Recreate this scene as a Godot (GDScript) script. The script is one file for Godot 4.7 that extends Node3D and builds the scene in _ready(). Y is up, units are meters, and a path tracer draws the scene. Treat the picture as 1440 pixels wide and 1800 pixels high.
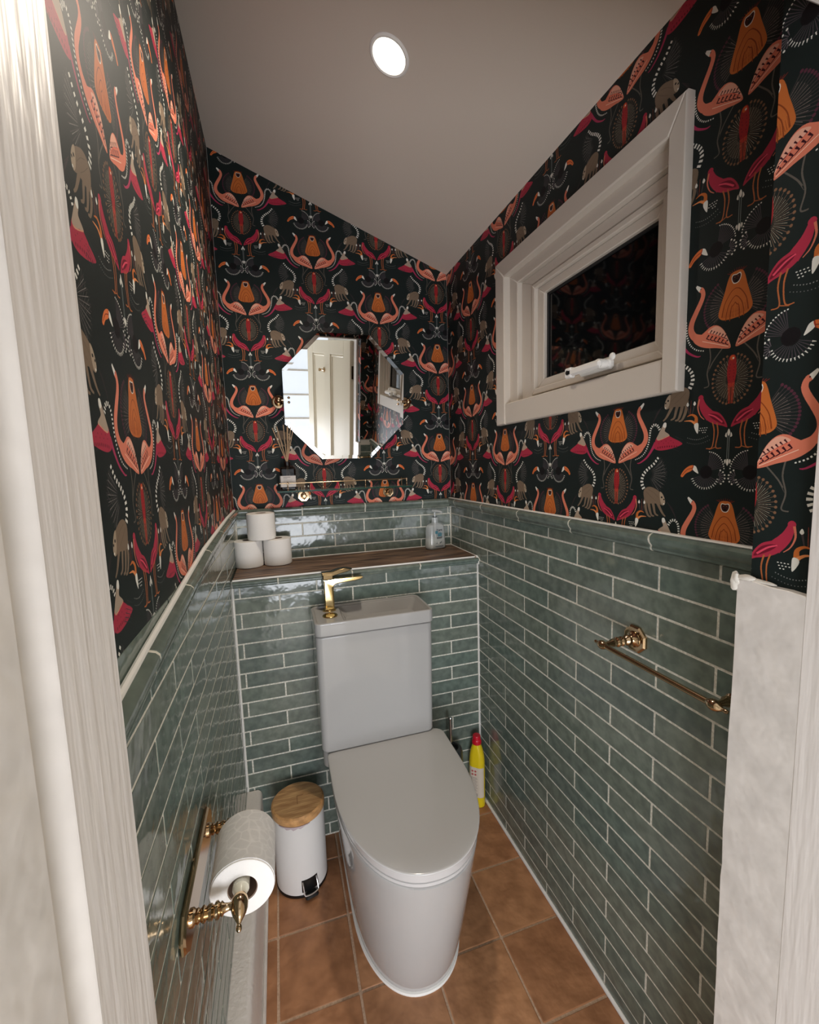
extends Node3D
# A narrow cloakroom with a sloped ceiling. x to the right, y up, z towards the doorway; the far wall is z = 0.

const W := 0.907            # room width
const ZB := 0.268           # face of the boxed-in pipework behind the toilet
const SLOPE := 0.3816       # the ceiling falls to the right
const YL := 2.527           # ceiling height at the left wall
const NX := 0.818           # face of the wallpapered nib beside the door
const GAP := 0.0048         # tile joint
const CIST_X := 0.4515
const PAN_X := 0.469

var M := {}
var cache := {}
var used := {}
var rng := RandomNumberGenerator.new()


# ---------------------------------------------------------------- mesh building
class MB:
	var v := PackedVector3Array()
	var uv := PackedVector2Array()
	var start := 0

	func tri(a: Vector3, b: Vector3, c: Vector3, ua := Vector2.ZERO, ub := Vector2.ZERO, uc := Vector2.ZERO) -> void:
		v.append(a); v.append(b); v.append(c)
		uv.append(ua); uv.append(ub); uv.append(uc)

	func quad(a: Vector3, b: Vector3, c: Vector3, d: Vector3, ua := Vector2.ZERO, ub := Vector2.ZERO, uc := Vector2.ZERO, ud := Vector2.ZERO) -> void:
		tri(a, b, c, ua, ub, uc)
		tri(a, c, d, ua, uc, ud)

	# turns the closed piece added since the last call so that its front faces look outwards
	func done(xf := Transform3D()) -> void:
		var o := v[start] if start < v.size() else Vector3.ZERO
		var vol := 0.0
		for i in range(start, v.size(), 3):
			vol += (v[i] - o).dot((v[i + 1] - o).cross(v[i + 2] - o))
		if xf.basis.determinant() < 0.0:
			vol = -vol
		for i in range(start, v.size(), 3):
			v[i] = xf * v[i]; v[i + 1] = xf * v[i + 1]; v[i + 2] = xf * v[i + 2]
			if vol > 0.0:
				var t := v[i + 1]; v[i + 1] = v[i + 2]; v[i + 2] = t
				var q := uv[i + 1]; uv[i + 1] = uv[i + 2]; uv[i + 2] = q
		start = v.size()

	func box(lo: Vector3, hi: Vector3, bevel := 0.0, xf := Transform3D()) -> void:
		var c := (lo + hi) / 2.0
		var h := (hi - lo).abs() / 2.0
		var b := minf(bevel, minf(h.x, minf(h.y, h.z)) * 0.95)
		if b <= 0.0:
			for ax in 3:
				for s in [-1.0, 1.0]:
					var n := Vector3.ZERO; n[ax] = s
					var p := Vector3.ZERO; p[(ax + 1) % 3] = 1.0
					var q := n.cross(p)
					var e := func(i: float, j: float) -> Vector3: return c + (n + p * i + q * j) * h
					quad(e.call(-1, -1), e.call(1, -1), e.call(1, 1), e.call(-1, 1))
		else:
			var k := h - Vector3(b, b, b)
			for ax in 3:
				for s in [-1.0, 1.0]:
					var n := Vector3.ZERO; n[ax] = s
					var p := Vector3.ZERO; p[(ax + 1) % 3] = 1.0
					var q := n.cross(p)
					var e := func(i: float, j: float) -> Vector3: return c + n * h + (p * i + q * j) * k
					quad(e.call(-1, -1), e.call(1, -1), e.call(1, 1), e.call(-1, 1))
			for ax in 3:          # edges along ax
				var a1 := (ax + 1) % 3
				var a2 := (ax + 2) % 3
				for s1 in [-1.0, 1.0]:
					for s2 in [-1.0, 1.0]:
						var A := Vector3.ZERO; A[ax] = -k[ax]; A[a1] = s1 * h[a1]; A[a2] = s2 * k[a2]
						var B := A; B[a1] = s1 * k[a1]; B[a2] = s2 * h[a2]
						var C := B; C[ax] = k[ax]
						var D := A; D[ax] = k[ax]
						if s1 * s2 > 0.0:
							quad(c + A, c + D, c + C, c + B)
						else:
							quad(c + A, c + B, c + C, c + D)
			for sx in [-1.0, 1.0]:
				for sy in [-1.0, 1.0]:
					for sz in [-1.0, 1.0]:
						var s := Vector3(sx, sy, sz)
						var A := s * Vector3(h.x, k.y, k.z)
						var B := s * Vector3(k.x, h.y, k.z)
						var C := s * Vector3(k.x, k.y, h.z)
						if sx * sy * sz > 0.0:
							tri(c + A, c + B, c + C)
						else:
							tri(c + A, c + C, c + B)
			# faces above run p x q = n; make the edge strips agree with them
			_agree(c)
		done(xf)

	func _agree(c: Vector3) -> void:
		for i in range(start, v.size(), 3):
			var n := (v[i + 1] - v[i]).cross(v[i + 2] - v[i])
			if n.dot((v[i] + v[i + 1] + v[i + 2]) / 3.0 - c) < 0.0:
				var t := v[i + 1]; v[i + 1] = v[i + 2]; v[i + 2] = t
				var q := uv[i + 1]; uv[i + 1] = uv[i + 2]; uv[i + 2] = q

	# rings with equal point counts, joined and capped
	func loft(rings: Array, xf := Transform3D(), closed := false) -> void:
		var n: int = rings[0].size()
		var m := rings.size()
		for i in (m if closed else m - 1):
			var A: PackedVector3Array = rings[i]
			var B: PackedVector3Array = rings[(i + 1) % m]
			for j in n:
				var k := (j + 1) % n
				var u0 := float(j) / n
				var u1 := float(j + 1) / n
				var v0 := float(i) / m
				var v1 := float(i + 1) / m
				quad(A[j], A[k], B[k], B[j], Vector2(u0, v0), Vector2(u1, v0), Vector2(u1, v1), Vector2(u0, v1))
		if not closed:
			for e in [0, m - 1]:
				var R: PackedVector3Array = rings[e]
				var c := Vector3.ZERO
				for p in R:
					c += p / n
				for j in n:
					var k := (j + 1) % n
					if e == 0:
						tri(c, R[k], R[j])
					else:
						tri(c, R[j], R[k])
		done(xf)

	# profile of (radius, height) turned about y
	func lathe(prof: Array, segs := 32, xf := Transform3D(), closed := false) -> void:
		var rings := []
		for p in prof:
			var r := PackedVector3Array()
			for j in segs:
				var a := TAU * j / segs
				r.append(Vector3(maxf(p[0], 1e-5) * cos(a), p[1], maxf(p[0], 1e-5) * sin(a)))
			rings.append(r)
		loft(rings, xf, closed)

	func tube(path: Array, rad, segs := 12, flat := 1.0) -> void:
		var rings := []
		var up := Vector3(0.013, 0.97, 0.21).normalized()
		for i in path.size():
			var t: Vector3 = (path[mini(i + 1, path.size() - 1)] - path[maxi(i - 1, 0)]).normalized()
			if absf(t.dot(up)) > 0.95:
				up = Vector3(0.9, 0.1, 0.3).normalized()
			var s := t.cross(up).normalized()
			up = s.cross(t).normalized()
			var rr: float = rad[i] if rad is Array else rad
			var r := PackedVector3Array()
			for j in segs:
				var a := TAU * j / segs
				r.append(path[i] + s * cos(a) * rr + up * sin(a) * rr * flat)
			rings.append(r)
		loft(rings)

	# polygon in xy pushed from z = 0 to z = h; uv is the xy in metres
	func extrude(poly: PackedVector2Array, h: float, xf := Transform3D(), bevel := 0.0) -> void:
		var n := poly.size()
		var idx := Geometry2D.triangulate_polygon(poly)
		var flip := Geometry2D.is_polygon_clockwise(poly)
		var inner := poly
		if bevel > 0.0:
			inner = PackedVector2Array()
			for i in n:
				var d1 := (poly[i] - poly[(i + n - 1) % n]).normalized()
				var d2 := (poly[(i + 1) % n] - poly[i]).normalized()
				var nn := (d1.orthogonal() + d2.orthogonal())
				nn = nn.normalized() / maxf(0.5, nn.length() / 2.0)
				inner.append(poly[i] + nn * (bevel if flip else -bevel) * -1.0)
			if _area(inner) > _area(poly):
				for i in n:
					inner[i] = poly[i] * 2.0 - inner[i]
		for k in range(0, idx.size(), 3):
			var a := inner[idx[k]]; var b := inner[idx[k + 1]]; var c := inner[idx[k + 2]]
			if (b - a).cross(c - a) < 0.0:
				var t := b; b = c; c = t
			tri(Vector3(a.x, a.y, h), Vector3(b.x, b.y, h), Vector3(c.x, c.y, h), a, b, c)
			tri(Vector3(a.x, a.y, 0), Vector3(c.x, c.y, 0), Vector3(b.x, b.y, 0), a, c, b)
		var levels := [[inner, 0.0], [poly, bevel], [poly, h - bevel], [inner, h]] if bevel > 0.0 else [[poly, 0.0], [poly, h]]
		for l in levels.size() - 1:
			var P: PackedVector2Array = levels[l][0]
			var Q: PackedVector2Array = levels[l + 1][0]
			for i in n:
				var j := (i + 1) % n
				var a := Vector3(P[i].x, P[i].y, levels[l][1]); var b := Vector3(P[j].x, P[j].y, levels[l][1])
				var c := Vector3(Q[j].x, Q[j].y, levels[l + 1][1]); var d := Vector3(Q[i].x, Q[i].y, levels[l + 1][1])
				if flip:
					quad(b, a, d, c, P[j], P[i], Q[i], Q[j])
				else:
					quad(a, b, c, d, P[i], P[j], Q[j], Q[i])
		done(xf)

	func _area(p: PackedVector2Array) -> float:
		var s := 0.0
		for i in p.size():
			s += p[i].cross(p[(i + 1) % p.size()])
		return absf(s)

	func ball(c: Vector3, r: float, segs := 20, squash := Vector3.ONE) -> void:
		var prof := []
		for i in 13:
			var a := -PI / 2.0 + PI * i / 12.0
			prof.append([r * cos(a), r * sin(a)])
		lathe(prof, segs, Transform3D(Basis.from_scale(squash), c))

	func commit(crease := 38.0) -> ArrayMesh:
		var nf := v.size() / 3
		var fn := PackedVector3Array(); fn.resize(nf)
		var fu := PackedVector3Array(); fu.resize(nf)
		var at := {}
		for f in nf:
			var n := -(v[f * 3 + 1] - v[f * 3]).cross(v[f * 3 + 2] - v[f * 3])
			fn[f] = n
			fu[f] = n.normalized()
			for k in 3:
				var key := Vector3i((v[f * 3 + k] * 50000.0).round())
				if not at.has(key):
					at[key] = PackedInt32Array()
				at[key].append(f)
		var lim := cos(deg_to_rad(crease))
		var normals := PackedVector3Array(); normals.resize(v.size())
		for f in nf:
			for k in 3:
				var s := Vector3.ZERO
				for g in at[Vector3i((v[f * 3 + k] * 50000.0).round())]:
					if fu[g].dot(fu[f]) >= lim:
						s += fn[g]
				normals[f * 3 + k] = s.normalized() if s.length_squared() > 0.0 else Vector3.UP
		var a := []
		a.resize(Mesh.ARRAY_MAX)
		a[Mesh.ARRAY_VERTEX] = v
		a[Mesh.ARRAY_NORMAL] = normals
		a[Mesh.ARRAY_TEX_UV] = uv
		var m := ArrayMesh.new()
		m.add_surface_from_arrays(Mesh.PRIMITIVE_TRIANGLES, a)
		return m


func part(called: String, mb: MB, mat: Material, parent: Node = self, crease := 38.0) -> MeshInstance3D:
	return put(called, mb.commit(crease), mat, parent)


func put(called: String, mesh: Mesh, mat: Material, parent: Node = self) -> MeshInstance3D:
	var o := MeshInstance3D.new()
	o.name = numbered(called) if parent == self else called
	o.mesh = mesh
	o.material_override = mat
	parent.add_child(o, true)
	return o


func numbered(called: String) -> String:
	if not used.has(called):
		used[called] = 0
		return called
	used[called] += 1
	return "%s_%03d" % [called, used[called]]


func thing(called: String, label: String, category: String, at := Vector3.ZERO, group := "", kind := "") -> Node3D:
	var o := Node3D.new()
	o.name = numbered(called)
	add_child(o)
	o.position = at
	tag(o, label, category, group, kind)
	return o


func tag(o: Node, label: String, category: String, group := "", kind := "") -> void:
	o.set_meta("label", label)
	o.set_meta("category", category)
	if group: o.set_meta("group", group)
	if kind: o.set_meta("kind", kind)


func mat(called: String, c: Color, rough := 0.6, metal := 0.0) -> StandardMaterial3D:
	var m := StandardMaterial3D.new()
	m.resource_name = called
	m.albedo_color = c
	m.roughness = rough
	m.metallic = metal
	M[called] = m
	return m


func rgb(r: int, g: int, b: int) -> Color:
	return Color8(r, g, b)


func noise_tex(freq: float, colours: Array, size := 256, seed_ := 1, normal := false, strength := 4.0, cell := false) -> NoiseTexture2D:
	var n := FastNoiseLite.new()
	n.seed = seed_
	n.frequency = freq
	n.fractal_octaves = 3
	if cell:
		n.noise_type = FastNoiseLite.TYPE_CELLULAR
		n.cellular_return_type = FastNoiseLite.RETURN_DISTANCE2_SUB
		n.fractal_type = FastNoiseLite.FRACTAL_NONE
	var t := NoiseTexture2D.new()
	t.noise = n
	t.width = size
	t.height = size
	t.seamless = true
	t.as_normal_map = normal
	t.bump_strength = strength
	if not colours.is_empty():
		var g := Gradient.new()
		g.offsets = PackedFloat32Array([0.2, 0.8])
		g.colors = PackedColorArray(colours)
		t.color_ramp = g
	return t


func world_tex(m: StandardMaterial3D, scale: float, albedo: Texture2D = null, normal: Texture2D = null, ns := 1.0) -> void:
	m.uv1_triplanar = true
	m.uv1_world_triplanar = true
	m.uv1_scale = Vector3(scale, scale, scale)
	if albedo: m.albedo_texture = albedo
	if normal:
		m.normal_enabled = true
		m.normal_texture = normal
		m.normal_scale = ns


func smooth_closed(p: Array, steps := 4) -> PackedVector2Array:
	var r := PackedVector2Array()
	var n := p.size()
	for i in n:
		for s in steps:
			r.append(p[i].cubic_interpolate(p[(i + 1) % n], p[(i + n - 1) % n], p[(i + 2) % n], float(s) / steps))
	return r


func smooth_open(p: Array, steps := 6) -> Array:
	var r := []
	for i in p.size() - 1:
		for s in steps:
			r.append(p[i].cubic_interpolate(p[i + 1], p[maxi(i - 1, 0)], p[mini(i + 2, p.size() - 1)], float(s) / steps))
	r.append(p[-1])
	return r


func rrect(x0: float, x1: float, z0: float, z1: float, r: float, y: float, n := 6) -> PackedVector3Array:
	var o := PackedVector3Array()
	for c in [[x1 - r, z1 - r, 0.0], [x0 + r, z1 - r, 90.0], [x0 + r, z0 + r, 180.0], [x1 - r, z0 + r, 270.0]]:
		for i in n + 1:
			var a := deg_to_rad(c[2] + 90.0 * i / n)
			o.append(Vector3(c[0] + r * cos(a), y, c[1] + r * sin(a)))
	return o


# ---------------------------------------------------------------- wallpaper print (drawn in millimetres round one column)
const PW := 1536            # one repeat: 507 x 379 mm
const PH := 1148
const PX := 3.0296          # pixels per millimetre
var sheet: Image


func fill(pts: PackedVector2Array, c: Color, both := true) -> void:
	for sgn in ([1.0, -1.0] if both else [1.0]):
		var lo := Vector2(1e9, 1e9)
		var hi := Vector2(-1e9, -1e9)
		var q := PackedVector2Array()
		for p in pts:
			var a := Vector2(p.x * sgn * PX + PW * 0.5, PH * 0.4 - p.y * PX)
			q.append(a)
			lo = lo.min(a); hi = hi.max(a)
		var n := q.size()
		for y in range(floori(lo.y), ceili(hi.y) + 1):
			var yy := y + 0.5
			var xs := PackedFloat32Array()
			for i in n:
				var a := q[i]
				var b := q[(i + 1) % n]
				if (a.y <= yy) != (b.y <= yy):
					xs.append(a.x + (yy - a.y) / (b.y - a.y) * (b.x - a.x))
			xs.sort()
			var row := posmod(y, PH)
			for k in range(0, xs.size() - 1, 2):
				var x0 := roundi(xs[k])
				var w := maxi(roundi(xs[k + 1]) - x0, 1)
				var col := posmod(x0, PW)
				sheet.fill_rect(Rect2i(col, row, mini(w, PW - col), 1), c)
				if col + w > PW:
					sheet.fill_rect(Rect2i(0, row, col + w - PW, 1), c)


func blob(p: Array, c: Color, both := true, steps := 5) -> void:
	fill(smooth_closed(p, steps), c, both)


func stroke(p: Array, w0: float, w1: float, c: Color, both := true, smooth := true) -> void:
	var s: Array = smooth_open(p) if smooth and p.size() > 2 else p
	var L := PackedVector2Array()
	var Rr := PackedVector2Array()
	var n := s.size()
	for i in n:
		var t: Vector2 = (s[mini(i + 1, n - 1)] - s[maxi(i - 1, 0)]).normalized().orthogonal()
		var w := lerpf(w0, w1, float(i) / (n - 1)) / 2.0
		L.append(s[i] + t * w)
		Rr.append(s[i] - t * w)
	Rr.reverse()
	L.append_array(Rr)
	fill(L, c, both)


func dot(x: float, y: float, r: float, c: Color, both := true, sq := 1.0) -> void:
	var p := PackedVector2Array()
	for i in 10:
		p.append(Vector2(x + r * cos(TAU * i / 10.0), y + r * sq * sin(TAU * i / 10.0)))
	fill(p, c, both)


func bands(p: Array, w0: float, w1: float, n: int, c: Color, duty := 0.55) -> void:
	var s := smooth_open(p, 8)
	var L := [0.0]
	for i in s.size() - 1:
		L.append(L[-1] + s[i].distance_to(s[i + 1]))
	for k in n:
		var a: float = L[-1] * k / n
		var b: float = L[-1] * (k + duty) / n
		var q := []
		for d in [a, (a + b) / 2.0, b]:
			var i := 0
			while i < s.size() - 2 and L[i + 1] < d:
				i += 1
			q.append(s[i].lerp(s[i + 1], clampf((d - L[i]) / maxf(L[i + 1] - L[i], 1e-6), 0.0, 1.0)))
		var w := lerpf(w0, w1, float(k) / n)
		stroke(q, w, w, c, true, false)


func rays(c0: Vector2, a0: float, a1: float, n: int, r0: float, r1: float, c: Color, w := 0.7, ys := 1.0, tip := 0.0, tc := Color.WHITE, both := true) -> void:
	for i in n:
		var a := deg_to_rad(lerpf(a0, a1, float(i) / (n - 1)))
		var d := Vector2(cos(a), sin(a) * ys)
		stroke([c0 + d * r0, c0 + d * r1], w * 0.6, w * 1.3, c, both, false)
		if tip > 0.0:
			dot(c0.x + d.x * (r1 + tip), c0.y + d.y * (r1 + tip), tip, tc, both)


func V(x: float, y: float) -> Vector2:
	return Vector2(x, y)


func print_column() -> void:
	var pink := rgb(220, 126, 100); var pale := rgb(232, 172, 148); var ink := rgb(58, 18, 28); var white := rgb(228, 226, 216)
	var orange := rgb(196, 108, 52); var rust := rgb(136, 64, 30); var crim := rgb(172, 48, 70); var wine := rgb(112, 26, 44)
	var fawn := rgb(124, 106, 88); var dim := rgb(70, 62, 62); var dusk := rgb(74, 58, 64); var plum := rgb(88, 48, 62); var sand := rgb(104, 84, 68); var black := rgb(20, 22, 23)
	# faint feathers in the ground
	for i in 6:
		stroke([V(92 + i * 2, 70 + i * 5), V(102 + i * 3, 88 + i * 4)], 0.5, 1.4, rgb(58, 48, 50))
		stroke([V(86 + i * 2, -150 - i * 4), V(104 + i * 3, -142 - i * 4)], 0.4, 1.0, rgb(52, 58, 62))
		stroke([V(102, -30 - i * 3), V(118 + i * 3, 8 - i * 6)], 0.5, 1.2, rgb(70, 70, 68))
	# fan behind the monkey
	rays(V(6, 70), -42, 58, 17, 14, 46, dim, 0.9, 0.95, 2.2, plum)
	rays(V(6, 70), -38, 54, 12, 18, 38, rgb(138, 124, 116), 0.5, 0.95)
	# monkey
	for i in 5:
		stroke([V(2 * i, 116), V(4 * i, 124 - i)], 1.6, 0.6, rgb(120, 40, 32))
	blob([V(0, 119), V(9, 117), V(14, 108), V(19, 90), V(26, 68), V(28, 56), V(22, 48), V(10, 45), V(-10, 45), V(-22, 48), V(-28, 56), V(-26, 68), V(-19, 90), V(-14, 108), V(-9, 117)], orange, false)
	for k in [[22, 60, 92], [15, 52, 80], [8, 50, 70]]:
		stroke([V(k[0], k[1] - 8), V(k[0] * 0.8, k[1] + 12), V(k[0] * 0.35, k[2] - 4), V(0, k[2])], 1.5, 1.2, rust)
	for k in 9:
		stroke([V(2.0 + k * 2.4, 47 + k * 0.5), V(1.5 + k * 2.0, 60 + (k % 3) * 4)], 0.7, 0.3, rust)
	blob([V(0, 114), V(6.4, 114.5), V(8, 108), V(4, 100), V(-4, 100), V(-8, 108), V(-6.4, 114.5)], white, false)
	blob([V(0, 112.6), V(5.4, 113.2), V(6.8, 108), V(3.4, 101.2), V(-3.4, 101.2), V(-6.8, 108), V(-5.4, 113.2)], rgb(60, 28, 26), false)
	dot(2.4, 109, 1.7, black); dot(0, 104, 2.2, black, false)
	dot(2.6, 109.6, 0.7, orange)
	# scarlet bird tail and the banded tail outside the neck
	stroke([V(104, 38), V(94, 22), V(82, 8), V(66, -2), V(58, -3)], 7, 1.2, rgb(170, 52, 88))
	bands([V(113, 63), V(107, 72), V(98, 74), V(91, 66), V(89, 52), V(86, 36), V(79, 21), V(67, 10), V(50, 4)], 5.6, 1.8, 24, white, 0.5)
	blob([V(101, 34), V(106, 48), V(116, 54), V(130, 52), V(146, 44), V(160, 37), V(165, 32), V(152, 27), V(132, 23), V(114, 22), V(102, 26)], crim)
	for k in 9:
		dot(110 + k * 5.4, 27.5 + 1.6 * sin(k * 0.35), 1.3, wine, true, 1.6)
	for k in 7:
		dot(112 + k * 5.6, 36 + (k % 2) * 4, 0.9, wine)
	blob([V(106, 46), V(111, 56), V(117, 66), V(122, 74), V(127, 75), V(128, 68), V(125, 60), V(133, 54), V(136, 50), V(124, 47), V(116, 43), V(110, 42)], rgb(172, 154, 136))
	blob([V(120, 70), V(123, 76), V(128, 75), V(128, 68), V(124, 66)], white)
	stroke([V(108, 43), V(118, 44), V(136, 50)], 1.6, 1.4, rgb(214, 150, 120))
	# flamingo
	stroke([V(42, 10), V(39, -12), V(44, -36), V(40, -57), V(49, -60)], 2.2, 2.0, rgb(96, 90, 82))
	stroke([V(18, 1), V(34, -18), V(43, -34), V(41, -28)], 2.0, 2.4, rgb(96, 90, 82))
	stroke([V(60, 28), V(72, 34), V(79, 46), V(78, 60), V(70, 76), V(62, 90), V(58, 101), V(60, 110), V(65, 113)], 13, 6.6, pink)
	dot(62, 111.5, 4.6, pink)
	blob([V(4, -1), V(9, 14), V(17, 30), V(28, 41), V(40, 43), V(52, 37), V(62, 32), V(70, 30), V(77, 36), V(72, 24), V(60, 14), V(46, 8), V(30, 4), V(14, -1)], pink)
	blob([V(5, 2), V(10, 16), V(19, 32), V(29, 40), V(38, 40), V(46, 34), V(30, 26), V(16, 14)], pale)
	for k in 6:
		var c := V(14 + k * 5.2, 17 + k * 2.9)
		stroke([c + V(-1.5, 4.5), c + V(2.2, 0.3), c + V(-3.2, -2.8)], 2.4, 1.0, ink, true, false)
	for k in 6:
		var c := V(11 + k * 6.8, 7 + k * 3.4)
		stroke([c + V(-1.5, 5.5), c + V(3.0, 0.6), c + V(-2.6, -3.2)], 3.2, 1.2, ink, true, false)
	stroke([V(6, 4), V(22, 20), V(46, 33)], 1.0, 1.6, rgb(224, 112, 90))
	stroke([V(8, 1), V(28, 10), V(56, 22)], 1.2, 1.0, rgb(246, 204, 180))
	fill(PackedVector2Array([V(62, 116), V(70, 122), V(74, 122), V(71, 116), V(66, 109)]), white)
	stroke([V(72, 122), V(74.5, 119)], 2.0, 1.2, black)
	dot(63, 113, 1.0, ink)
	# scarlet macaw on its fan
	rays(V(0, -54), -78, 74, 15, 8, 31, sand, 0.8, 1.22, 2.1, rgb(128, 94, 70))
	rays(V(0, -54), -73, 69, 14, 10, 27, rgb(186, 170, 146), 0.5, 1.22)
	blob([V(0, -14), V(5, -17), V(7, -28), V(8, -42), V(6, -58), V(3, -66), V(-3, -66), V(-6, -58), V(-8, -42), V(-7, -28), V(-5, -17)], rgb(158, 42, 44), false)
	for k in 3:
		stroke([V(1.3 + k * 2.0, -60), V(1.0 + k * 1.2, -94)], 1.2, 0.8, rgb(190, 74, 52))
	for k in 6:
		dot(3.0 + (k % 2), -30 - k * 5, 0.9, wine)
	dot(0, -19, 4.2, rgb(206, 92, 46), false)
	dot(1.5, -20, 1.6, white, false)
	# banded tail, its fan and the lemur
	rays(V(88, -26), -62, 42, 13, 10, 46, rgb(66, 62, 62), 0.8)
	rays(V(88, -26), -50, 38, 9, 14, 42, rgb(150, 144, 140), 0.5)
	bands([V(112, 8), V(100, -6), V(86, -16), V(75, -28), V(72, -44), V(79, -60)], 5.0, 8.5, 12, white, 0.52)
	for q in [[82, -78, 84, -98, 91, -112, 98, -114], [90, -80, 94, -98, 99, -110, 106, -112], [100, -78, 104, -92, 108, -106, 116, -110], [110, -78, 118, -92, 126, -104, 133, -110]]:
		stroke([V(q[0], q[1]), V(q[2], q[3]), V(q[4], q[5]), V(q[6], q[7])], 8.0, 2.6, fawn)
	blob([V(77, -64), V(84, -54), V(96, -52), V(108, -56), V(119, -62), V(128, -70), V(131, -82), V(126, -88), V(116, -86), V(104, -86), V(92, -87), V(82, -84)], fawn, true, 4)
	stroke([V(84, -62), V(96, -72), V(108, -80)], 0.8, 0.6, rgb(104, 88, 72))
	stroke([V(90, -58), V(104, -64), V(116, -74)], 0.8, 0.6, rgb(104, 88, 72))
	blob([V(118, -62), V(124, -64), V(130, -74), V(131, -84), V(126, -88), V(120, -80)], rgb(170, 152, 130))
	dot(123, -72, 2.0, black); dot(128.5, -76, 1.6, black); dot(128.5, -85, 1.6, white)
	# spears with white tips
	for x in [66.0, 80.0]:
		stroke([V(x, -86), V(73 + (x - 73) * 0.4, -106)], 3.4, 1.4, dim)
		blob([V(x, -81), V(x + 2.6, -86), V(x, -89), V(x - 2.6, -86)], white)
	stroke([V(73, -78), V(74, -106)], 0.8, 1.4, rgb(132, 64, 50))
	# small hornbill
	stroke([V(62, -121), V(62, -111), V(70, -105), V(80, -107)], 8.0, 1.0, orange)
	stroke([V(63, -122), V(72, -116), V(86, -115)], 5.5, 0.8, rgb(224, 140, 84))
	blob([V(57, -122), V(64, -122), V(65, -128), V(60, -138), V(57, -139)], white)
	for k in 10:
		dot(40 + (k % 4) * 4.2 + (k / 4) * 1.6, -131 - (k / 4) * 4.0, 1.2, white, true, 0.7)
	for k in 12:
		dot(38 + k * 3.6, -146 - 5.0 * sin(k * 0.27), 0.8, rgb(150, 152, 148))
		dot(34 + k * 4.0, -153 - 6.0 * sin(k * 0.25), 0.7, rgb(120, 122, 120))
	# ibis pair
	stroke([V(34, -112), V(46, -98), V(51, -88), V(54, -78)], 19, 8, crim)
	dot(54, -77, 5.2, crim)
	blob([V(3, -133), V(8, -120), V(18, -108), V(32, -102), V(46, -96), V(54, -94), V(50, -106), V(40, -118), V(26, -126), V(12, -130)], crim)
	blob([V(8, -128), V(16, -114), V(28, -108), V(38, -108), V(28, -118)], wine)
	stroke([V(12, -124), V(26, -113), V(38, -108)], 3.0, 2.0, rgb(222, 76, 100))
	stroke([V(57, -79), V(59, -94), V(54, -108), V(46, -116)], 3.4, 1.0, rgb(206, 116, 92))
	stroke([V(30, -122), V(26, -140), V(29, -166), V(40, -168)], 2.4, 1.6, rgb(176, 100, 58))
	stroke([V(22, -124), V(19, -142), V(22, -166), V(12, -168)], 2.4, 1.6, rgb(176, 100, 58))
	stroke([V(22, -166), V(34, -170)], 1.6, 1.0, rgb(176, 100, 58))
	# arrow
	stroke([V(1.6, -146), V(1.6, -190)], 0.9, 0.9, rgb(128, 136, 134))
	blob([V(0, -136), V(2.6, -143), V(0, -148), V(-2.6, -143)], white, false)
	blob([V(4, -142), V(6.2, -148), V(3, -150)], white)
	blob([V(0, -199), V(2.6, -192), V(0, -187), V(-2.6, -192)], white, false)
	blob([V(4, -196), V(5.8, -190), V(3, -188)], white)
	# toucans
	rays(V(36, -208), 100, 168, 10, 8, 30, rgb(84, 74, 80), 0.9, 1.1)
	rays(V(40, -214), 206, 340, 13, 8, 24, rgb(84, 74, 80), 0.9)
	dot(38, -210, 12, rgb(24, 22, 24))
	for k in 12:
		var a := deg_to_rad(96.0 + 7.0 * k)
		dot(36 + 31 * cos(a), -208 + 34 * sin(a), 1.15, white)
	for k in 15:
		var a := deg_to_rad(200.0 + 10.0 * k)
		stroke([V(40 + 24 * cos(a), -214 + 24 * sin(a)), V(40 + 29 * cos(a), -214 + 28 * sin(a))], 2.0, 0.9, white)
	rays(V(16, -219), 110, 250, 7, 3, 11, rgb(104, 94, 100), 1.2)
	for k in 6:
		var a := deg_to_rad(110.0 + 26.0 * k)
		dot(16 + 13 * cos(a), -219 + 13 * sin(a), 1.6, white)
	blob([V(58, -200), V(63, -198), V(66, -202), V(62, -208), V(53, -213), V(55, -206)], white)
	blob([V(63, -198), V(72, -199), V(82, -206), V(89, -217), V(85, -220), V(78, -213), V(66, -207)], rgb(220, 116, 62))
	stroke([V(65, -203), V(76, -206), V(86, -216)], 1.0, 0.8, rgb(120, 44, 30))
	stroke([V(63.5, -198), V(65.5, -207)], 1.4, 1.4, rgb(150, 50, 40))


func wallpaper_mats() -> void:
	sheet = Image.create(PW, PH, false, Image.FORMAT_RGBA8)
	sheet.fill(Color(0, 0, 0, 0))
	print_column()
	var base := Image.create(PW, PH, false, Image.FORMAT_RGBA8)
	base.fill(rgb(29, 37, 36))
	var full := Rect2i(0, 0, PW, PH)
	for o in [Vector2i(PW / 2, PH / 2), Vector2i(-PW / 2, PH / 2), Vector2i(PW / 2, -PH / 2), Vector2i(-PW / 2, -PH / 2), Vector2i.ZERO]:
		base.blend_rect(sheet, full, o)
	base.convert(Image.FORMAT_RGB8)
	var tex := ImageTexture.create_from_image(base)
	var bump := noise_tex(0.05, [], 256, 41, true, 1.5)
	# each wall: distance between like columns, where one column stands, height of a pair of flamingos there
	for w in [["wallpaper_back", 0.507, 0.099, 1.963], ["wallpaper_right", 0.502, 0.986, 1.374], ["wallpaper_left", 0.460, -1.150, 1.384], ["wallpaper_nib", 0.505, 1.339, 1.365]]:
		var m := mat(w[0], Color.WHITE, 0.5)
		m.metallic_specular = 0.28
		m.albedo_texture = tex
		m.uv1_scale = Vector3(1.0 / w[1], -1.0 / 0.379, 1.0)
		m.uv1_offset = Vector3(0.5 - w[2] / w[1], w[3] / 0.379 + 0.4, 0.0)


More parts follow.
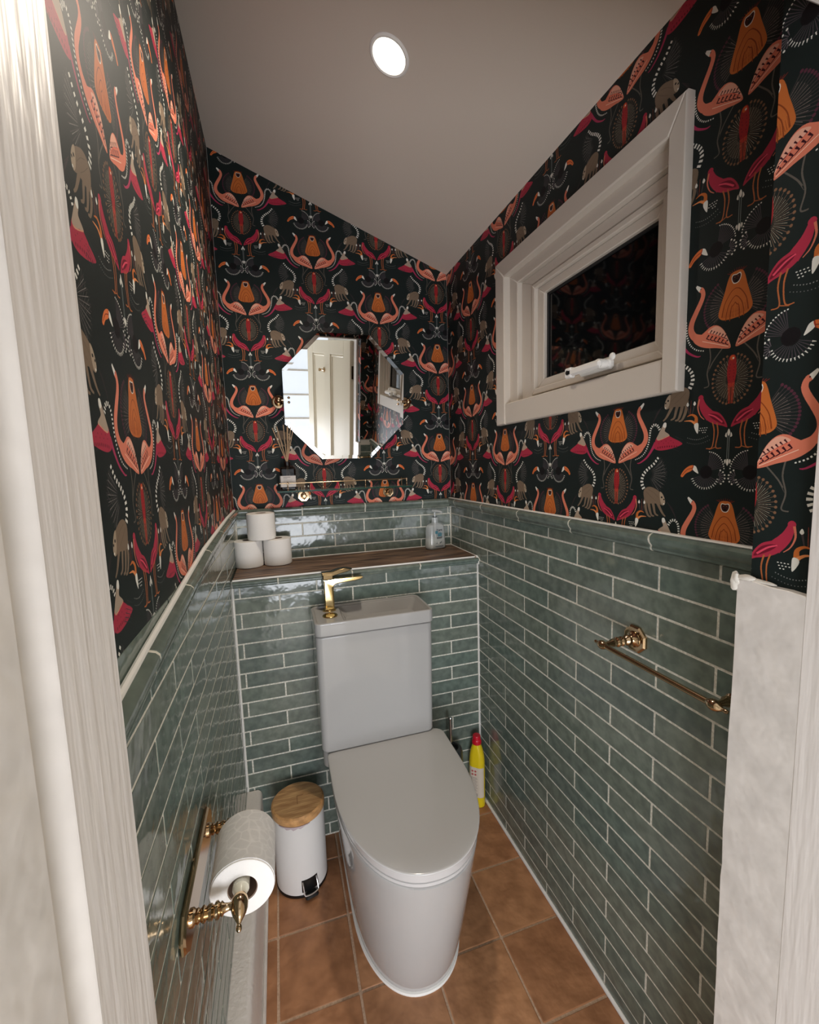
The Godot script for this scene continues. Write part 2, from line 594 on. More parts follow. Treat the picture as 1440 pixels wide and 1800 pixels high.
func _ready() -> void:
	rng.seed = 7
	setup()
	materials()
	shell()
	hall()
	window_right()
	boxing_and_ledge()
	toilet()
	tap()
	downlight()
	mirror()
	glass_shelf()
	ledge_items()
	roll_holder()
	bin()
	brush_and_bleach()
	towel_rail()


func setup() -> void:
	var cam := Camera3D.new()
	cam.name = "camera"
	cam.fov = rad_to_deg(2.0 * atan(900.0 / 753.86))
	cam.near = 0.01
	cam.position = Vector3(0.168, 1.383, 1.7847)
	cam.basis = Basis(Vector3.UP, -0.2958) * Basis(Vector3.RIGHT, -0.1097) * Basis(Vector3.BACK, -0.0309)
	add_child(cam)
	cam.current = true
	var we := WorldEnvironment.new()
	we.name = "environment"
	var e := Environment.new()
	e.background_mode = Environment.BG_COLOR
	e.background_color = Color(0.01, 0.012, 0.016)
	e.tonemap_mode = Environment.TONE_MAPPER_LINEAR
	e.tonemap_exposure = 0.76
	e.sdfgi_enabled = true
	e.ssao_enabled = true
	e.ssil_enabled = true
	we.environment = e
	add_child(we)
	# daylight through the hall window behind the camera
	var a := AreaLight3D.new()
	a.name = "hall_daylight"
	a.area_size = Vector2(1.5, 0.85)
	a.light_color = Color(0.96, 0.97, 1.0)
	a.light_energy = 7.0
	a.position = Vector3(0.15, 0.56, 3.17)
	a.area_range = 10.0
	a.shadow_enabled = true
	add_child(a)


func materials() -> void:
	var wave := noise_tex(0.012, [], 512, 3, true, 3.0)
	var blotch := noise_tex(0.02, [Color(0.85, 0.86, 0.86), Color(1.0, 1.0, 1.0)], 512, 5)
	var tones := [rgb(118, 128, 117), rgb(111, 122, 113), rgb(122, 131, 120), rgb(107, 118, 110), rgb(116, 125, 114), rgb(110, 124, 115)]
	for i in tones.size():
		var m := mat("glazed_tile_%d" % i, tones[i], 0.11)
		world_tex(m, 2.6, blotch, wave, 0.34)
	var g := mat("grout", rgb(232, 230, 218), 0.9)
	world_tex(g, 9.0, noise_tex(0.05, [Color(0.86, 0.85, 0.83), Color(1, 1, 1)], 256, 8))
	var fg := mat("floor_grout", rgb(206, 176, 150), 0.95)
	world_tex(fg, 9.0, noise_tex(0.05, [Color(0.9, 0.88, 0.86), Color(1, 1, 1)], 256, 9))
	var terra := noise_tex(0.011, [Color(0.86, 0.84, 0.82), Color(1.0, 1.0, 1.0)], 512, 11)
	var pit := noise_tex(0.06, [], 256, 12, true, 2.0)
	var fl := [rgb(186, 134, 94), rgb(180, 127, 88), rgb(192, 139, 98), rgb(174, 122, 84)]
	for i in fl.size():
		var m := mat("terracotta_%d" % i, fl[i], 0.42)
		world_tex(m, 2.1, terra, pit, 0.25)
	var p := mat("white_paint", rgb(227, 221, 214), 0.38)
	world_tex(p, 3.0, noise_tex(0.02, [Color(0.95, 0.95, 0.95), Color(1, 1, 1)], 256, 14), noise_tex(0.03, [], 256, 15, true, 3.0), 0.3)
	var bp := mat("brushed_paint", rgb(227, 221, 215), 0.42)
	bp.uv1_triplanar = true
	bp.uv1_world_triplanar = true
	bp.uv1_scale = Vector3(9.0, 0.7, 9.0)
	bp.normal_enabled = true
	bp.normal_texture = noise_tex(0.03, [], 256, 16, true, 6.0)
	bp.normal_scale = 0.28
	mat("cream_paint", rgb(236, 226, 204), 0.4)
	mat("upvc", rgb(203, 194, 182), 0.3)
	mat("filler", rgb(225, 220, 210), 0.9)
	mat("ceiling_paint", rgb(212, 201, 188), 0.85)
	mat("plaster", rgb(214, 210, 202), 0.9)
	mat("hall_wall", rgb(222, 220, 214), 0.9)
	mat("hall_boards", rgb(205, 196, 182), 0.6)
	mat("ceramic", rgb(174, 172, 169), 0.07)
	mat("toilet_seat", rgb(199, 197, 195), 0.15)
	mat("caulk", rgb(228, 226, 220), 0.5)
	mat("seam", rgb(70, 66, 62), 0.8)
	mat("gold", rgb(208, 184, 132), 0.14, 1.0)
	mat("dark_gold", rgb(66, 54, 36), 0.25, 1.0)
	var b := mat("brass", rgb(190, 164, 130), 0.13, 1.0)
	b.metallic_specular = 0.6
	mat("chrome", rgb(220, 220, 220), 0.06, 1.0)
	mat("brushed_steel", rgb(205, 203, 200), 0.3, 1.0)
	mat("mirror_silver", rgb(238, 240, 240), 0.0, 1.0)
	mat("black_glass", rgb(10, 11, 12), 0.04)
	mat("black_plastic", rgb(16, 16, 17), 0.35)
	mat("grey_plastic", rgb(54, 58, 58), 0.35)
	mat("white_plastic", rgb(235, 233, 228), 0.3)
	mat("gasket", rgb(28, 28, 28), 0.7)
	var pm := mat("paper", rgb(236, 232, 226), 0.95)
	world_tex(pm, 14.0, null, noise_tex(0.05, [], 256, 21, true, 3.0), 0.2)
	var em := mat("embossed_paper", rgb(230, 228, 226), 0.95)
	var cells := noise_tex(0.022, [Color(1, 1, 1), Color(0.94, 0.94, 0.94)], 512, 22, false, 1.0, true)
	cells.color_ramp.offsets = PackedFloat32Array([0.05, 0.16])
	world_tex(em, 5.0, cells, noise_tex(0.05, [], 256, 21, true, 3.0), 0.2)
	mat("cardboard", rgb(128, 104, 88), 0.9)
	mat("enamel", rgb(226, 224, 220), 0.32)
	var bag := mat("bag_film", rgb(196, 180, 184), 0.25)
	bag.backlight_enabled = true
	bag.backlight = Color(0.3, 0.3, 0.3)
	mat("yellow_plastic", rgb(222, 196, 30), 0.28)
	mat("red_plastic", rgb(196, 24, 44), 0.3)
	mat("reed", rgb(176, 148, 118), 0.9)
	var am := mat("amber_glass", Color(0.06, 0.035, 0.025, 0.78), 0.05)
	am.transparency = BaseMaterial3D.TRANSPARENCY_ALPHA
	var cl := mat("clear_plastic", Color(0.86, 0.88, 0.88, 0.38), 0.06)
	cl.transparency = BaseMaterial3D.TRANSPARENCY_ALPHA
	var gl := mat("shelf_glass", Color(0.80, 0.9, 0.86, 0.14), 0.03)
	gl.transparency = BaseMaterial3D.TRANSPARENCY_ALPHA
	mat("glass_edge", rgb(30, 66, 54), 0.08)
	mat("soap", rgb(214, 214, 202), 0.35)
	var lens := mat("lamp_lens", rgb(250, 250, 245), 0.5)
	lens.emission_enabled = true
	lens.emission = Color(1.0, 0.97, 0.9)
	lens.emission_energy_multiplier = 5.0
	var wg := mat("window_glow", rgb(240, 244, 250), 0.5)
	wg.emission_enabled = true
	wg.emission = Color(0.88, 0.93, 1.0)
	wg.emission_energy_multiplier = 0.75
	wood_mats()
	wallpaper_mats()


func wood_image(w: int, h: int, light: Color, dark: Color, sd: int, streak: float, boards: Array) -> ImageTexture:
	var n := FastNoiseLite.new()
	n.seed = sd
	n.frequency = 0.02
	n.fractal_octaves = 4
	var im := Image.create(w, h, false, Image.FORMAT_RGB8)
	for y in h:
		var off := 0.0
		for bd in boards:
			if y >= int(bd * h):
				off += 137.0
		for x in w:
			var k := n.get_noise_2d(x * 0.35 + off * 3.0, y * streak + off) * 0.9 + 0.5 + 0.12 * sin(y * 0.55 + 3.0 * n.get_noise_2d(x * 0.12, y * 0.4))
			im.set_pixel(x, y, dark.lerp(light, clampf(k, 0.0, 1.0)))
	return ImageTexture.create_from_image(im)


func wood_mats() -> void:
	var m := mat("dark_wood", Color.WHITE, 0.5)
	m.albedo_texture = wood_image(512, 160, rgb(158, 126, 100), rgb(54, 37, 28), 31, 5.5, [0.42, 0.8])
	m.uv1_scale = Vector3(1.0 / 0.92, -1.0 / 0.29, 1.0)
	var b := mat("bamboo", Color.WHITE, 0.45)
	b.albedo_texture = wood_image(256, 256, rgb(212, 170, 118), rgb(166, 122, 78), 33, 2.2, [0.3, 0.62])
	b.uv1_scale = Vector3(5.4, 5.4, 1.0)
	b.uv1_offset = Vector3(0.5, 0.5, 0.0)
	var be := mat("bamboo_edge", rgb(214, 166, 112), 0.4)
	world_tex(be, 5.0, noise_tex(0.03, [Color(0.8, 0.78, 0.75), Color(1.05, 1.03, 1.0)], 256, 35))


# ---------------------------------------------------------------- tiles
func tile_mesh(w: float, h: float, d: float, bevel := 0.0008) -> ArrayMesh:
	var key := "t%d_%d_%d" % [roundi(w * 2000.0), roundi(h * 2000.0), roundi(d * 2000.0)]
	if not cache.has(key):
		var mb := MB.new()
		mb.box(Vector3(-w / 2.0, -h / 2.0, -d), Vector3(w / 2.0, h / 2.0, 0), bevel)
		cache[key] = mb.commit(50.0)
	return cache[key]


# frame maps (along, up, out) to the room
func lay_tile(parent: Node3D, frame: Transform3D, u0: float, u1: float, v0: float, v1: float) -> void:
	var w := u1 - u0 - GAP
	var h := v1 - v0 - GAP
	if w < 0.006 or h < 0.006:
		return
	var o := put("tile", tile_mesh(w, h, 0.008), M["glazed_tile_%d" % rng.randi_range(0, 5)], parent)
	var tilt := Basis(Vector3.RIGHT, rng.randf_range(-0.005, 0.005)) * Basis(Vector3.UP, rng.randf_range(-0.0025, 0.0025))
	o.transform = Transform3D(frame.basis * tilt, frame * Vector3((u0 + u1) / 2.0, (v0 + v1) / 2.0, rng.randf_range(-0.0003, 0.0003)))


func tile_rows(parent: Node3D, frame: Transform3D, lines: Array, ua: float, ub: float, joints: Array, pitch: float) -> void:
	for r in lines.size() - 1:
		var j: float = joints[r % 2]
		var u := j - ceilf((j - ua) / pitch) * pitch
		while u < ub:
			lay_tile(parent, frame, maxf(u, ua), minf(u + pitch, ub), lines[r + 1], lines[r])
			u += pitch


func dado_poly() -> PackedVector2Array:
	return PackedVector2Array([Vector2(-0.004, 0), Vector2(0.008, -0.0005), Vector2(0.0155, -0.003), Vector2(0.0195, -0.0075), Vector2(0.020, -0.013), Vector2(0.018, -0.019), Vector2(0.0145, -0.0235),
		Vector2(0.0125, -0.0255), Vector2(0.0125, -0.0285), Vector2(0.0135, -0.031), Vector2(0.0125, -0.035), Vector2(0.008, -0.038), Vector2(-0.004, -0.039)])


func trim_mesh(length: float, high: float) -> ArrayMesh:
	var key := "d%d_%d" % [roundi(length * 2000.0), roundi(high * 2000.0)]
	if not cache.has(key):
		var mb := MB.new()
		var q := PackedVector2Array()
		for p in dado_poly():
			q.append(Vector2(p.x, p.y * high / 0.039))
		mb.extrude(q, length, Transform3D(Basis(Vector3(0, 0, 1), Vector3(0, 1, 0), Vector3(-1, 0, 0)), Vector3(length / 2.0, 0, 0)), 0.0008)
		cache[key] = mb.commit(34.0)
	return cache[key]


# a moulded tile from (u0, v0) to (u1, v1), its top edge on that line
func lay_trim(parent: Node3D, frame: Transform3D, u0: float, v0: float, u1: float, v1: float, high := 0.039) -> void:
	var a := frame * Vector3(u0, v0, 0)
	var b := frame * Vector3(u1, v1, 0)
	var o := put("dado_tile", trim_mesh(u1 - u0 - 0.0042, high), M["glazed_tile_%d" % rng.randi_range(0, 5)], parent)
	var t := (b - a).normalized()
	var n := frame.basis.z
	o.transform = Transform3D(Basis(t, n.cross(t), n), (a + b) / 2.0)
	if v0 > 0.0:
		var g := put("grout_joint", trim_mesh(0.007, high), M.grout, parent)
		g.transform = Transform3D(o.basis, b - n * 0.0007 + Vector3(0, -0.0004, 0))


func slab(called: String, lo: Vector3, hi: Vector3, m: Material, parent: Node, bevel := 0.0) -> MeshInstance3D:
	var mb := MB.new()
	mb.box(lo, hi, bevel)
	return part(called, mb, m, parent)


# ---------------------------------------------------------------- the room
func ceil_y(x: float) -> float:
	return YL - SLOPE * x


func shell() -> void:
	var FR := Transform3D(Basis(Vector3(0, 0, 1), Vector3.UP, Vector3(-1, 0, 0)), Vector3(W, 0, 0))     # right wall: u = z
	var FL := Transform3D(Basis(Vector3(0, 0, -1), Vector3.UP, Vector3(1, 0, 0)), Vector3(0, 0, 0))     # left wall: u = -z
	var FB := Transform3D()                                                                              # back wall: u = x
	var FN := Transform3D(Basis(Vector3(-1, 0, 0), Vector3.UP, Vector3(0, 0, -1)), Vector3(0, 0, 1.335)) # inner face of the nib: u = -x

	# floor
	var f := thing("floor", "terracotta square tiled floor with pale uneven grout lines", "floor", Vector3.ZERO, "", "structure")
	slab("screed", Vector3(-0.2, -0.12, -0.15), Vector3(1.1, -0.0025, 1.60), M.floor_grout, f)
	var s := 0.2086
	for i in range(-1, 5):
		for k in range(-3, 5):
			var x0 := maxf(0.0869 + s * i, -0.01)
			var x1 := minf(0.0869 + s * (i + 1), W + 0.005)
			var z0 := maxf(0.5798 + s * k, -0.01)
			var z1 := minf(0.5798 + s * (k + 1), 1.55)
			if x1 - x0 < 0.01 or z1 - z0 < 0.01:
				continue
			var o := put("floor_tile", tile_mesh(x1 - x0 - 0.005, z1 - z0 - 0.005, 0.012, 0.003), M["terracotta_%d" % rng.randi_range(0, 3)], f)
			o.transform = Transform3D(Basis(Vector3.RIGHT, Vector3(0, 0, -1), Vector3.UP) * Basis(Vector3.RIGHT, rng.randf_range(-0.004, 0.004)), Vector3((x0 + x1) / 2.0, rng.randf_range(-0.0006, 0.0006), (z0 + z1) / 2.0))

	# back wall
	var b := thing("wall_back", "far wall with dark flamingo wallpaper above glazed green tiles", "wall", Vector3.ZERO, "", "structure")
	slab("plaster", Vector3(-0.15, -0.1, -0.15), Vector3(1.05, 2.7, -0.004), M.plaster, b)
	paper(b, [Vector2(0, 1.2294), Vector2(W, 1.2294), Vector2(W, ceil_y(W)), Vector2(0, YL)], Transform3D(Basis(), Vector3(0, 0, -0.003)), M.wallpaper_back)
	slab("grout", Vector3(0, 0.95, -0.008), Vector3(W, 1.2294, -0.0009), M.grout, b)
	tile_rows(b, FB, [1.1915, 1.1605, 1.1075, 1.0545, 1.0165], 0.003, W - 0.003, [0.1295, 0.254], 0.2545)
	for q in [[0.004, 0.0], [0.0, 0.256], [0.256, 0.5135], [0.5135, 0.768], [0.768, W]]:
		if q[1] > 0.0:
			lay_trim(b, FB, q[0], 1.2294, q[1], 1.2294)
	# right wall, with the window opening
	var r := thing("wall_right", "right hand wall with flamingo wallpaper over a half height of green tiles", "wall", Vector3.ZERO, "", "structure")
	for q in [[-0.1, 1.54, -0.15, 1.52], [1.54, 2.6, -0.15, 0.50], [1.54, 2.6, 1.12, 1.52], [1.985, 2.6, 0.50, 1.12]]:
		slab("plaster", Vector3(W + 0.004, q[0], q[2]), Vector3(W + 0.16, q[1], q[3]), M.plaster, r)
	var top := ceil_y(W)
	var XR := Transform3D(Basis(Vector3(0, 0, 1), Vector3.UP, Vector3(-1, 0, 0)), Vector3(W + 0.004, 0, 0))
	for q in [[0.0, 0.50, 1.2294, top], [1.12, 1.40, 1.2294, top], [0.50, 1.12, 1.2294, 1.54], [0.50, 1.12, 1.985, top]]:
		paper(r, [Vector2(q[0], q[2]), Vector2(q[1], q[2]), Vector2(q[1], q[3]), Vector2(q[0], q[3])], XR, M.wallpaper_right)
	slab("grout", Vector3(W + 0.0009, -0.01, 0), Vector3(W + 0.006, 1.2294, 1.40), M.grout, r)
	var lines := [1.1915]
	for k in 23:
		lines.append(maxf(1.1601 - 0.053 * k, 0.012))
	tile_rows(r, FR, lines, 0.003, 1.335, [0.2234, 0.2234 - 0.1265], 0.253)
	for k in 6:
		lay_trim(r, FR, maxf(0.078 + 0.255 * (k - 1), 0.0), 1.2294, minf(0.078 + 0.255 * k, 1.335), 1.2294)
	slab("sealant", Vector3(W - 0.007, -0.001, ZB), Vector3(W + 0.004, 0.014, 1.335), M.caulk, r, 0.005)
	slab("dado_sealant", Vector3(W - 0.012, 1.2285, 0.0), Vector3(W + 0.003, 1.2325, 1.345), M.caulk, r, 0.002)
	# left wall
	var l := thing("wall_left", "left hand wall with flamingo wallpaper over glossy green tiles", "wall", Vector3.ZERO, "", "structure")
	slab("plaster", Vector3(-0.16, -0.1, -0.15), Vector3(-0.004, 2.75, 1.52), M.plaster, l)
	var XL := Transform3D(Basis(Vector3(0, 0, -1), Vector3.UP, Vector3(1, 0, 0)), Vector3(-0.004, 0, 0))
	var dz := [0.045, 0.285, 0.523, 0.762, 0.987, 1.218, 1.45]
	var dy := [1.2294, 1.228, 1.220, 1.211, 1.192, 1.171, 1.145]
	var pl := [Vector2(0, YL), Vector2(-1.45, YL)]
	for k in range(6, -1, -1):
		pl.append(Vector2(-dz[k], dy[k]))
	pl.append(Vector2(0, 1.2294))
	paper(l, pl, XL, M.wallpaper_left)
	slab("grout", Vector3(-0.006, -0.01, 0), Vector3(-0.0009, 1.15, 1.45), M.grout, l)
	lines = [1.196, 1.149]
	for k in 22:
		lines.append(1.098 - 0.0515 * k)
	tile_rows(l, FL, lines, -1.43, -0.003, [-1.077, -1.198], 0.2415)
	for k in 6:
		lay_trim(l, FL, -dz[k + 1], dy[k + 1], -dz[k], dy[k])
	lay_trim(l, FL, -0.045, 1.2294, 0.0, 1.2294)
	var cb := MB.new()
	for k in 6:
		cb.tube([Vector3(0.004, dy[k] + 0.001, dz[k]), Vector3(0.004, dy[k + 1] + 0.001, dz[k + 1])], 0.0045, 8)
	part("dado_sealant", cb, M.caulk, l)

	# the sloping ceiling, with a round hole for the downlight
	var c := thing("ceiling", "plain taupe painted ceiling sloping down to the right", "ceiling", Vector3.ZERO, "", "structure")
	var ang := atan(SLOPE)
	var cx := Transform3D(Basis(Vector3.BACK, -ang), Vector3(0, YL, 0))
	var mb := MB.new()
	var u0 := 0.482 / cos(ang)
	var hole := []
	for side in 2:
		var q := PackedVector2Array()
		var zc := 0.706
		var sgn := -1.0 if side == 0 else 1.0
		q.append(Vector2(-0.2, zc)); q.append(Vector2(-0.2, zc + sgn * 0.8 if side == 1 else -0.15))
		q.append(Vector2(1.15, zc + sgn * 0.8 if side == 1 else -0.15)); q.append(Vector2(1.15, zc))
		for i in 25:
			var a := PI * i / 24.0 * sgn
			q.append(Vector2(u0 + 0.040 * cos(a), zc + 0.040 * sin(a)))
		mb.extrude(q, 0.1, cx * Transform3D(Basis(Vector3(1, 0, 0), Vector3(0, 0, 1), Vector3(0, 1, 0)), Vector3.ZERO))
	part("plasterboard", mb, M.ceiling_paint, c)

	# baseboard along the left wall
	var sk := thing("baseboard_left", "white painted timber boxing along the foot of the left wall", "skirting", Vector3.ZERO, "", "structure")
	mb = MB.new()
	mb.extrude(PackedVector2Array([Vector2(-0.002, 0), Vector2(0.047, 0), Vector2(0.047, 0.235), Vector2(0.042, 0.246), Vector2(0.034, 0.252), Vector2(-0.002, 0.252)]), 1.16, Transform3D(Basis(), Vector3(0.001, 0.0, ZB + 0.002)), 0.002)
	part("board", mb, M.brushed_paint, sk)
	slab("quadrant", Vector3(0.048, 0, ZB + 0.003), Vector3(0.058, 0.022, 1.40), M.white_paint, sk, 0.004)

	# the nib beside the doorway: papered above, white painted below
	var nb := thing("wall_nib", "narrow wall nib by the doorway papered above and painted white below", "wall", Vector3.ZERO, "", "structure")
	slab("plaster", Vector3(NX + 0.0055, -0.02, 1.3485), Vector3(W + 0.01, 2.4, 1.55), M.plaster, nb)
	var XN := Transform3D(Basis(Vector3(0, 0, 1), Vector3.UP, Vector3(-1, 0, 0)), Vector3(NX + 0.005, 0, 0))
	paper(nb, [Vector2(1.345, 1.19), Vector2(1.50, 1.19), Vector2(1.50, 2.3), Vector2(1.345, 2.3)], XN, M.wallpaper_nib)
	paper(nb, [Vector2(-W, 1.2294), Vector2(-NX - 0.005, 1.2294), Vector2(-NX - 0.005, 2.3), Vector2(-W, 2.3)], Transform3D(Basis(Vector3(-1, 0, 0), Vector3.UP, Vector3(0, 0, -1)), Vector3(0, 0, 1.348)), M.wallpaper_nib)
	for k in 22:
		var y0 := 1.1915 - 0.053 * k
		lay_tile(nb, Transform3D(FN.basis, Vector3(0, 0, 1.337)), -W + 0.004, -NX, maxf(y0 - 0.053, 0.01), y0)
	slab("grout", Vector3(NX + 0.004, 0, 1.3382), Vector3(W, 1.19, 1.3435), M.grout, nb)
	mb = MB.new()
	# hand-trimmed edge of the white board, with the torn silhouette the tiler left
	var edge := PackedVector2Array([Vector2(1.335, 0.0)])
	var y := 0.0
	while y < 1.19:
		y += rng.randf_range(0.02, 0.07)
		edge.append(Vector2(1.3335 + rng.randf_range(-0.0016, 0.0012), minf(y, 1.200)))
	edge.append(Vector2(1.352, 1.2035)); edge.append(Vector2(1.378, 1.200)); edge.append(Vector2(1.40, 1.2005)); edge.append(Vector2(1.4222, 1.1985)); edge.append(Vector2(1.4222, 0.0))
	mb.extrude(edge, 0.016, Transform3D(Basis(Vector3(0, 0, 1), Vector3.UP, Vector3(-1, 0, 0)), Vector3(NX + 0.006, 0, 0)), 0.0012)
	part("white_board", mb, M.white_paint, nb)
	mb = MB.new()
	var lump := FastNoiseLite.new()
	lump.seed = 5
	lump.frequency = 55.0
	for q in [[0.8105, 1.1955, 1.3315, 0.006, 0.0165, 0.0075], [0.813, 1.2035, 1.344, 0.006, 0.0045, 0.014], [0.814, 1.2025, 1.366, 0.004, 0.003, 0.016]]:
		var ring := []
		for i in 17:
			var la := -PI / 2.0 + PI * i / 16.0
			var rr := PackedVector3Array()
			for k in 24:
				var d := Vector3(cos(la) * cos(TAU * k / 24.0), sin(la), cos(la) * sin(TAU * k / 24.0))
				var p := d * Vector3(q[3], q[4], q[5])
				rr.append(Vector3(q[0], q[1], q[2]) + p * (1.0 + 0.55 * lump.get_noise_3dv(p + Vector3(q[2], 0, 0))))
			ring.append(rr)
		mb.loft(ring)
	part("filler_lump", mb, M.filler, nb)


func paper(parent: Node3D, poly: Array, xf: Transform3D, m: Material) -> void:
	var mb := MB.new()
	mb.extrude(PackedVector2Array(poly), 0.003, xf)
	part("wallpaper", mb, m, parent)


# ---------------------------------------------------------------- doorway, door and hall behind the camera
func hall() -> void:
	# left door lining: a run of flat strips and a rounded stop
	var j := thing("trim_1", "white painted door lining on the left with brush marks and a hollow moulding", "door frame", Vector3.ZERO, "", "structure")
	var prof := PackedVector2Array([Vector2(-0.02, 1.382), Vector2(0.0302, 1.383), Vector2(0.0315, 1.3855), Vector2(0.0304, 1.4350), Vector2(0.0303, 1.4368), Vector2(0.0315, 1.4372), Vector2(0.0312, 1.4395), Vector2(0.0304, 1.4755), Vector2(-0.02, 1.476)])
	var mb := MB.new()
	var up := Transform3D(Basis(Vector3(1, 0, 0), Vector3(0, 0, 1), Vector3(0, -1, 0)), Vector3(0, 2.0, 0))
	mb.extrude(prof, 2.0, up)
	part("lining", mb, M.brushed_paint, j, 25.0)
	mb = MB.new()
	mb.extrude(PackedVector2Array([Vector2(-0.02, 1.476), Vector2(0.0306, 1.4762), Vector2(0.0309, 1.4770), Vector2(0.0300, 1.4786), Vector2(0.0277, 1.4815), Vector2(0.0252, 1.4850), Vector2(0.0232, 1.4886), Vector2(0.0218, 1.4924), Vector2(0.0209, 1.4965), Vector2(0.0205, 1.5005), Vector2(0.0204, 1.505), Vector2(-0.02, 1.505)]), 2.0, up)
	part("stop_bead", mb, M.white_paint, j)
	mb = MB.new()
	mb.extrude(PackedVector2Array([Vector2(-0.05, 1.505), Vector2(0.0262, 1.505), Vector2(0.0272, 1.507), Vector2(0.0272, 1.66), Vector2(-0.05, 1.66)]), 2.0, up)
	part("casing", mb, M.white_paint, j)
	var k := thing("trim_2", "white door lining at the right edge beside the wallpapered nib", "door frame", Vector3.ZERO, "", "structure")
	slab("lining", Vector3(0.8075, 0, 1.4215), Vector3(0.86, 2.0, 1.50), M.brushed_paint, k, 0.0006)
	slab("casing", Vector3(0.815, 0, 1.50), Vector3(0.90, 2.0, 1.53), M.white_paint, k, 0.003)
	var h := thing("trim_3", "white head of the door frame across the top of the opening", "door frame", Vector3.ZERO, "", "structure")
	slab("lining", Vector3(-0.02, 1.897, 1.405), Vector3(NX + 0.004, 1.93, 1.50), M.white_paint, h, 0.002)
	slab("casing", Vector3(-0.08, 1.90, 1.50), Vector3(0.90, 1.98, 1.53), M.white_paint, h, 0.003)
	slab("inner_casing", Vector3(-0.0, 1.905, 1.387), Vector3(NX + 0.004, 1.985, 1.406), M.white_paint, h, 0.004)
	var wf := thing("wall_front", "wall over the doorway papered with dark flamingos on the inside", "wall", Vector3.ZERO, "", "structure")
	slab("plaster", Vector3(-0.15, 1.93, 1.412), Vector3(NX + 0.004, 2.75, 1.52), M.plaster, wf)
	paper(wf, [Vector2(-NX, 1.93), Vector2(0.0, 1.93), Vector2(0.0, YL), Vector2(-NX, ceil_y(NX))], Transform3D(Basis(Vector3(-1, 0, 0), Vector3.UP, Vector3(0, 0, -1)), Vector3(0, 0, 1.412)), M.wallpaper_back)
	# hall shell
	var hw := thing("wall_hall", "plain white walls of the hall outside the doorway", "wall", Vector3.ZERO, "", "structure")
	slab("front_left", Vector3(-1.5, -0.1, 1.50), Vector3(-0.04, 2.6, 1.52), M.hall_wall, hw)
	slab("front_right", Vector3(0.88, -0.1, 1.50), Vector3(2.0, 2.6, 1.52), M.hall_wall, hw)
	slab("front_head", Vector3(-0.04, 1.96, 1.50), Vector3(0.88, 2.6, 1.52), M.hall_wall, hw)
	slab("side", Vector3(-1.5, -0.1, 1.5), Vector3(-1.4, 2.6, 3.4), M.hall_wall, hw)
	slab("side", Vector3(1.9, -0.1, 1.5), Vector3(2.0, 2.6, 3.4), M.hall_wall, hw)
	slab("back", Vector3(-1.5, -0.1, 3.22), Vector3(2.0, 2.6, 3.4), M.hall_wall, hw)
	var hf := slab("floor_hall", Vector3(-1.5, -0.12, 1.50), Vector3(2.0, -0.004, 3.4), M.hall_boards, self)
	tag(hf, "light floor of the hall outside the doorway", "floor", "", "structure")
	var hc := slab("ceiling_hall", Vector3(-1.5, 2.5, 1.50), Vector3(2.0, 2.6, 3.4), M.hall_wall, self)
	tag(hc, "white hall ceiling seen only by reflection", "ceiling", "", "structure")
	# bright hall window seen in the mirror
	var w := thing("window_2", "tall bright glazed hall window seen reflected at the left of the mirror", "window", Vector3.ZERO, "", "structure")
	slab("pane", Vector3(-0.62, 0.10, 3.20), Vector3(0.92, 2.15, 3.21), M.window_glow, w)
	for q in [[-0.68, -0.62, 0.04, 2.21], [0.92, 0.98, 0.04, 2.21], [0.13, 0.17, 0.10, 2.15]]:
		slab("frame", Vector3(q[0], q[2], 3.185), Vector3(q[1], q[3], 3.22), M.white_paint, w, 0.004)
	for q in [[0.04, 0.10], [2.15, 2.21], [1.09, 1.11], [1.34, 1.36], [1.59, 1.61], [1.84, 1.86]]:
		slab("frame", Vector3(-0.62, q[0], 3.186), Vector3(0.92, q[1], 3.22), M.white_paint, w, 0.004)
	# the open door
	var d := thing("door_1", "open white panelled door seen reflected in the octagonal mirror", "door", Vector3(0.806, 0.01, 1.535), "", "structure")
	var dir := (Vector3(0.598, 0.01, 2.235) - d.position).normalized()
	d.basis = Basis(dir, Vector3.UP, dir.cross(Vector3.UP))     # leaf runs along x from the hinge; faces along z
	var L := 0.73
	for q in [[0.0, 0.10, 0.0, 1.88], [L - 0.10, L, 0.0, 1.88], [0.315, 0.415, 0.0, 1.88]]:
		slab("stile", Vector3(q[0], q[2], -0.02), Vector3(q[1], q[3], 0.02), M.cream_paint, d, 0.002)
	for q in [[0.0, 0.2], [0.78, 0.95], [1.78, 1.88]]:
		slab("rail", Vector3(0.10, q[0], -0.0199), Vector3(L - 0.10, q[1], 0.0199), M.cream_paint, d, 0.002)
	for q in [[0.10, 0.315], [0.415, L - 0.10]]:
		for v in [[0.2, 0.78], [0.95, 1.78]]:
			slab("panel", Vector3(q[0], v[0], -0.008), Vector3(q[1], v[1], 0.008), M.cream_paint, d)
			mb = MB.new()
			for e in [[q[0], q[0] + 0.018, v[0], v[1]], [q[1] - 0.018, q[1], v[0], v[1]], [q[0], q[1], v[0], v[0] + 0.018], [q[0], q[1], v[1] - 0.018, v[1]]]:
				mb.box(Vector3(e[0], e[2], -0.015), Vector3(e[1], e[3], 0.015), 0.006)
			part("moulding", mb, M.cream_paint, d)
	for s in [-1.0, 1.0]:
		mb = MB.new()
		mb.lathe([[0, 0], [0.02, 0], [0.02, 0.004], [0.008, 0.008], [0.008, 0.03], [0.012, 0.035], [0.012, 0.045], [0, 0.048]], 16, Transform3D(Basis(Vector3.RIGHT, s * PI / 2.0), Vector3(0.42, 1.66, s * 0.02)))
		mb.box(Vector3(0.36, 1.655, s * 0.05 - 0.006), Vector3(0.43, 1.669, s * 0.05 + 0.006), 0.004)
		part("hook", mb, M.brass, d)
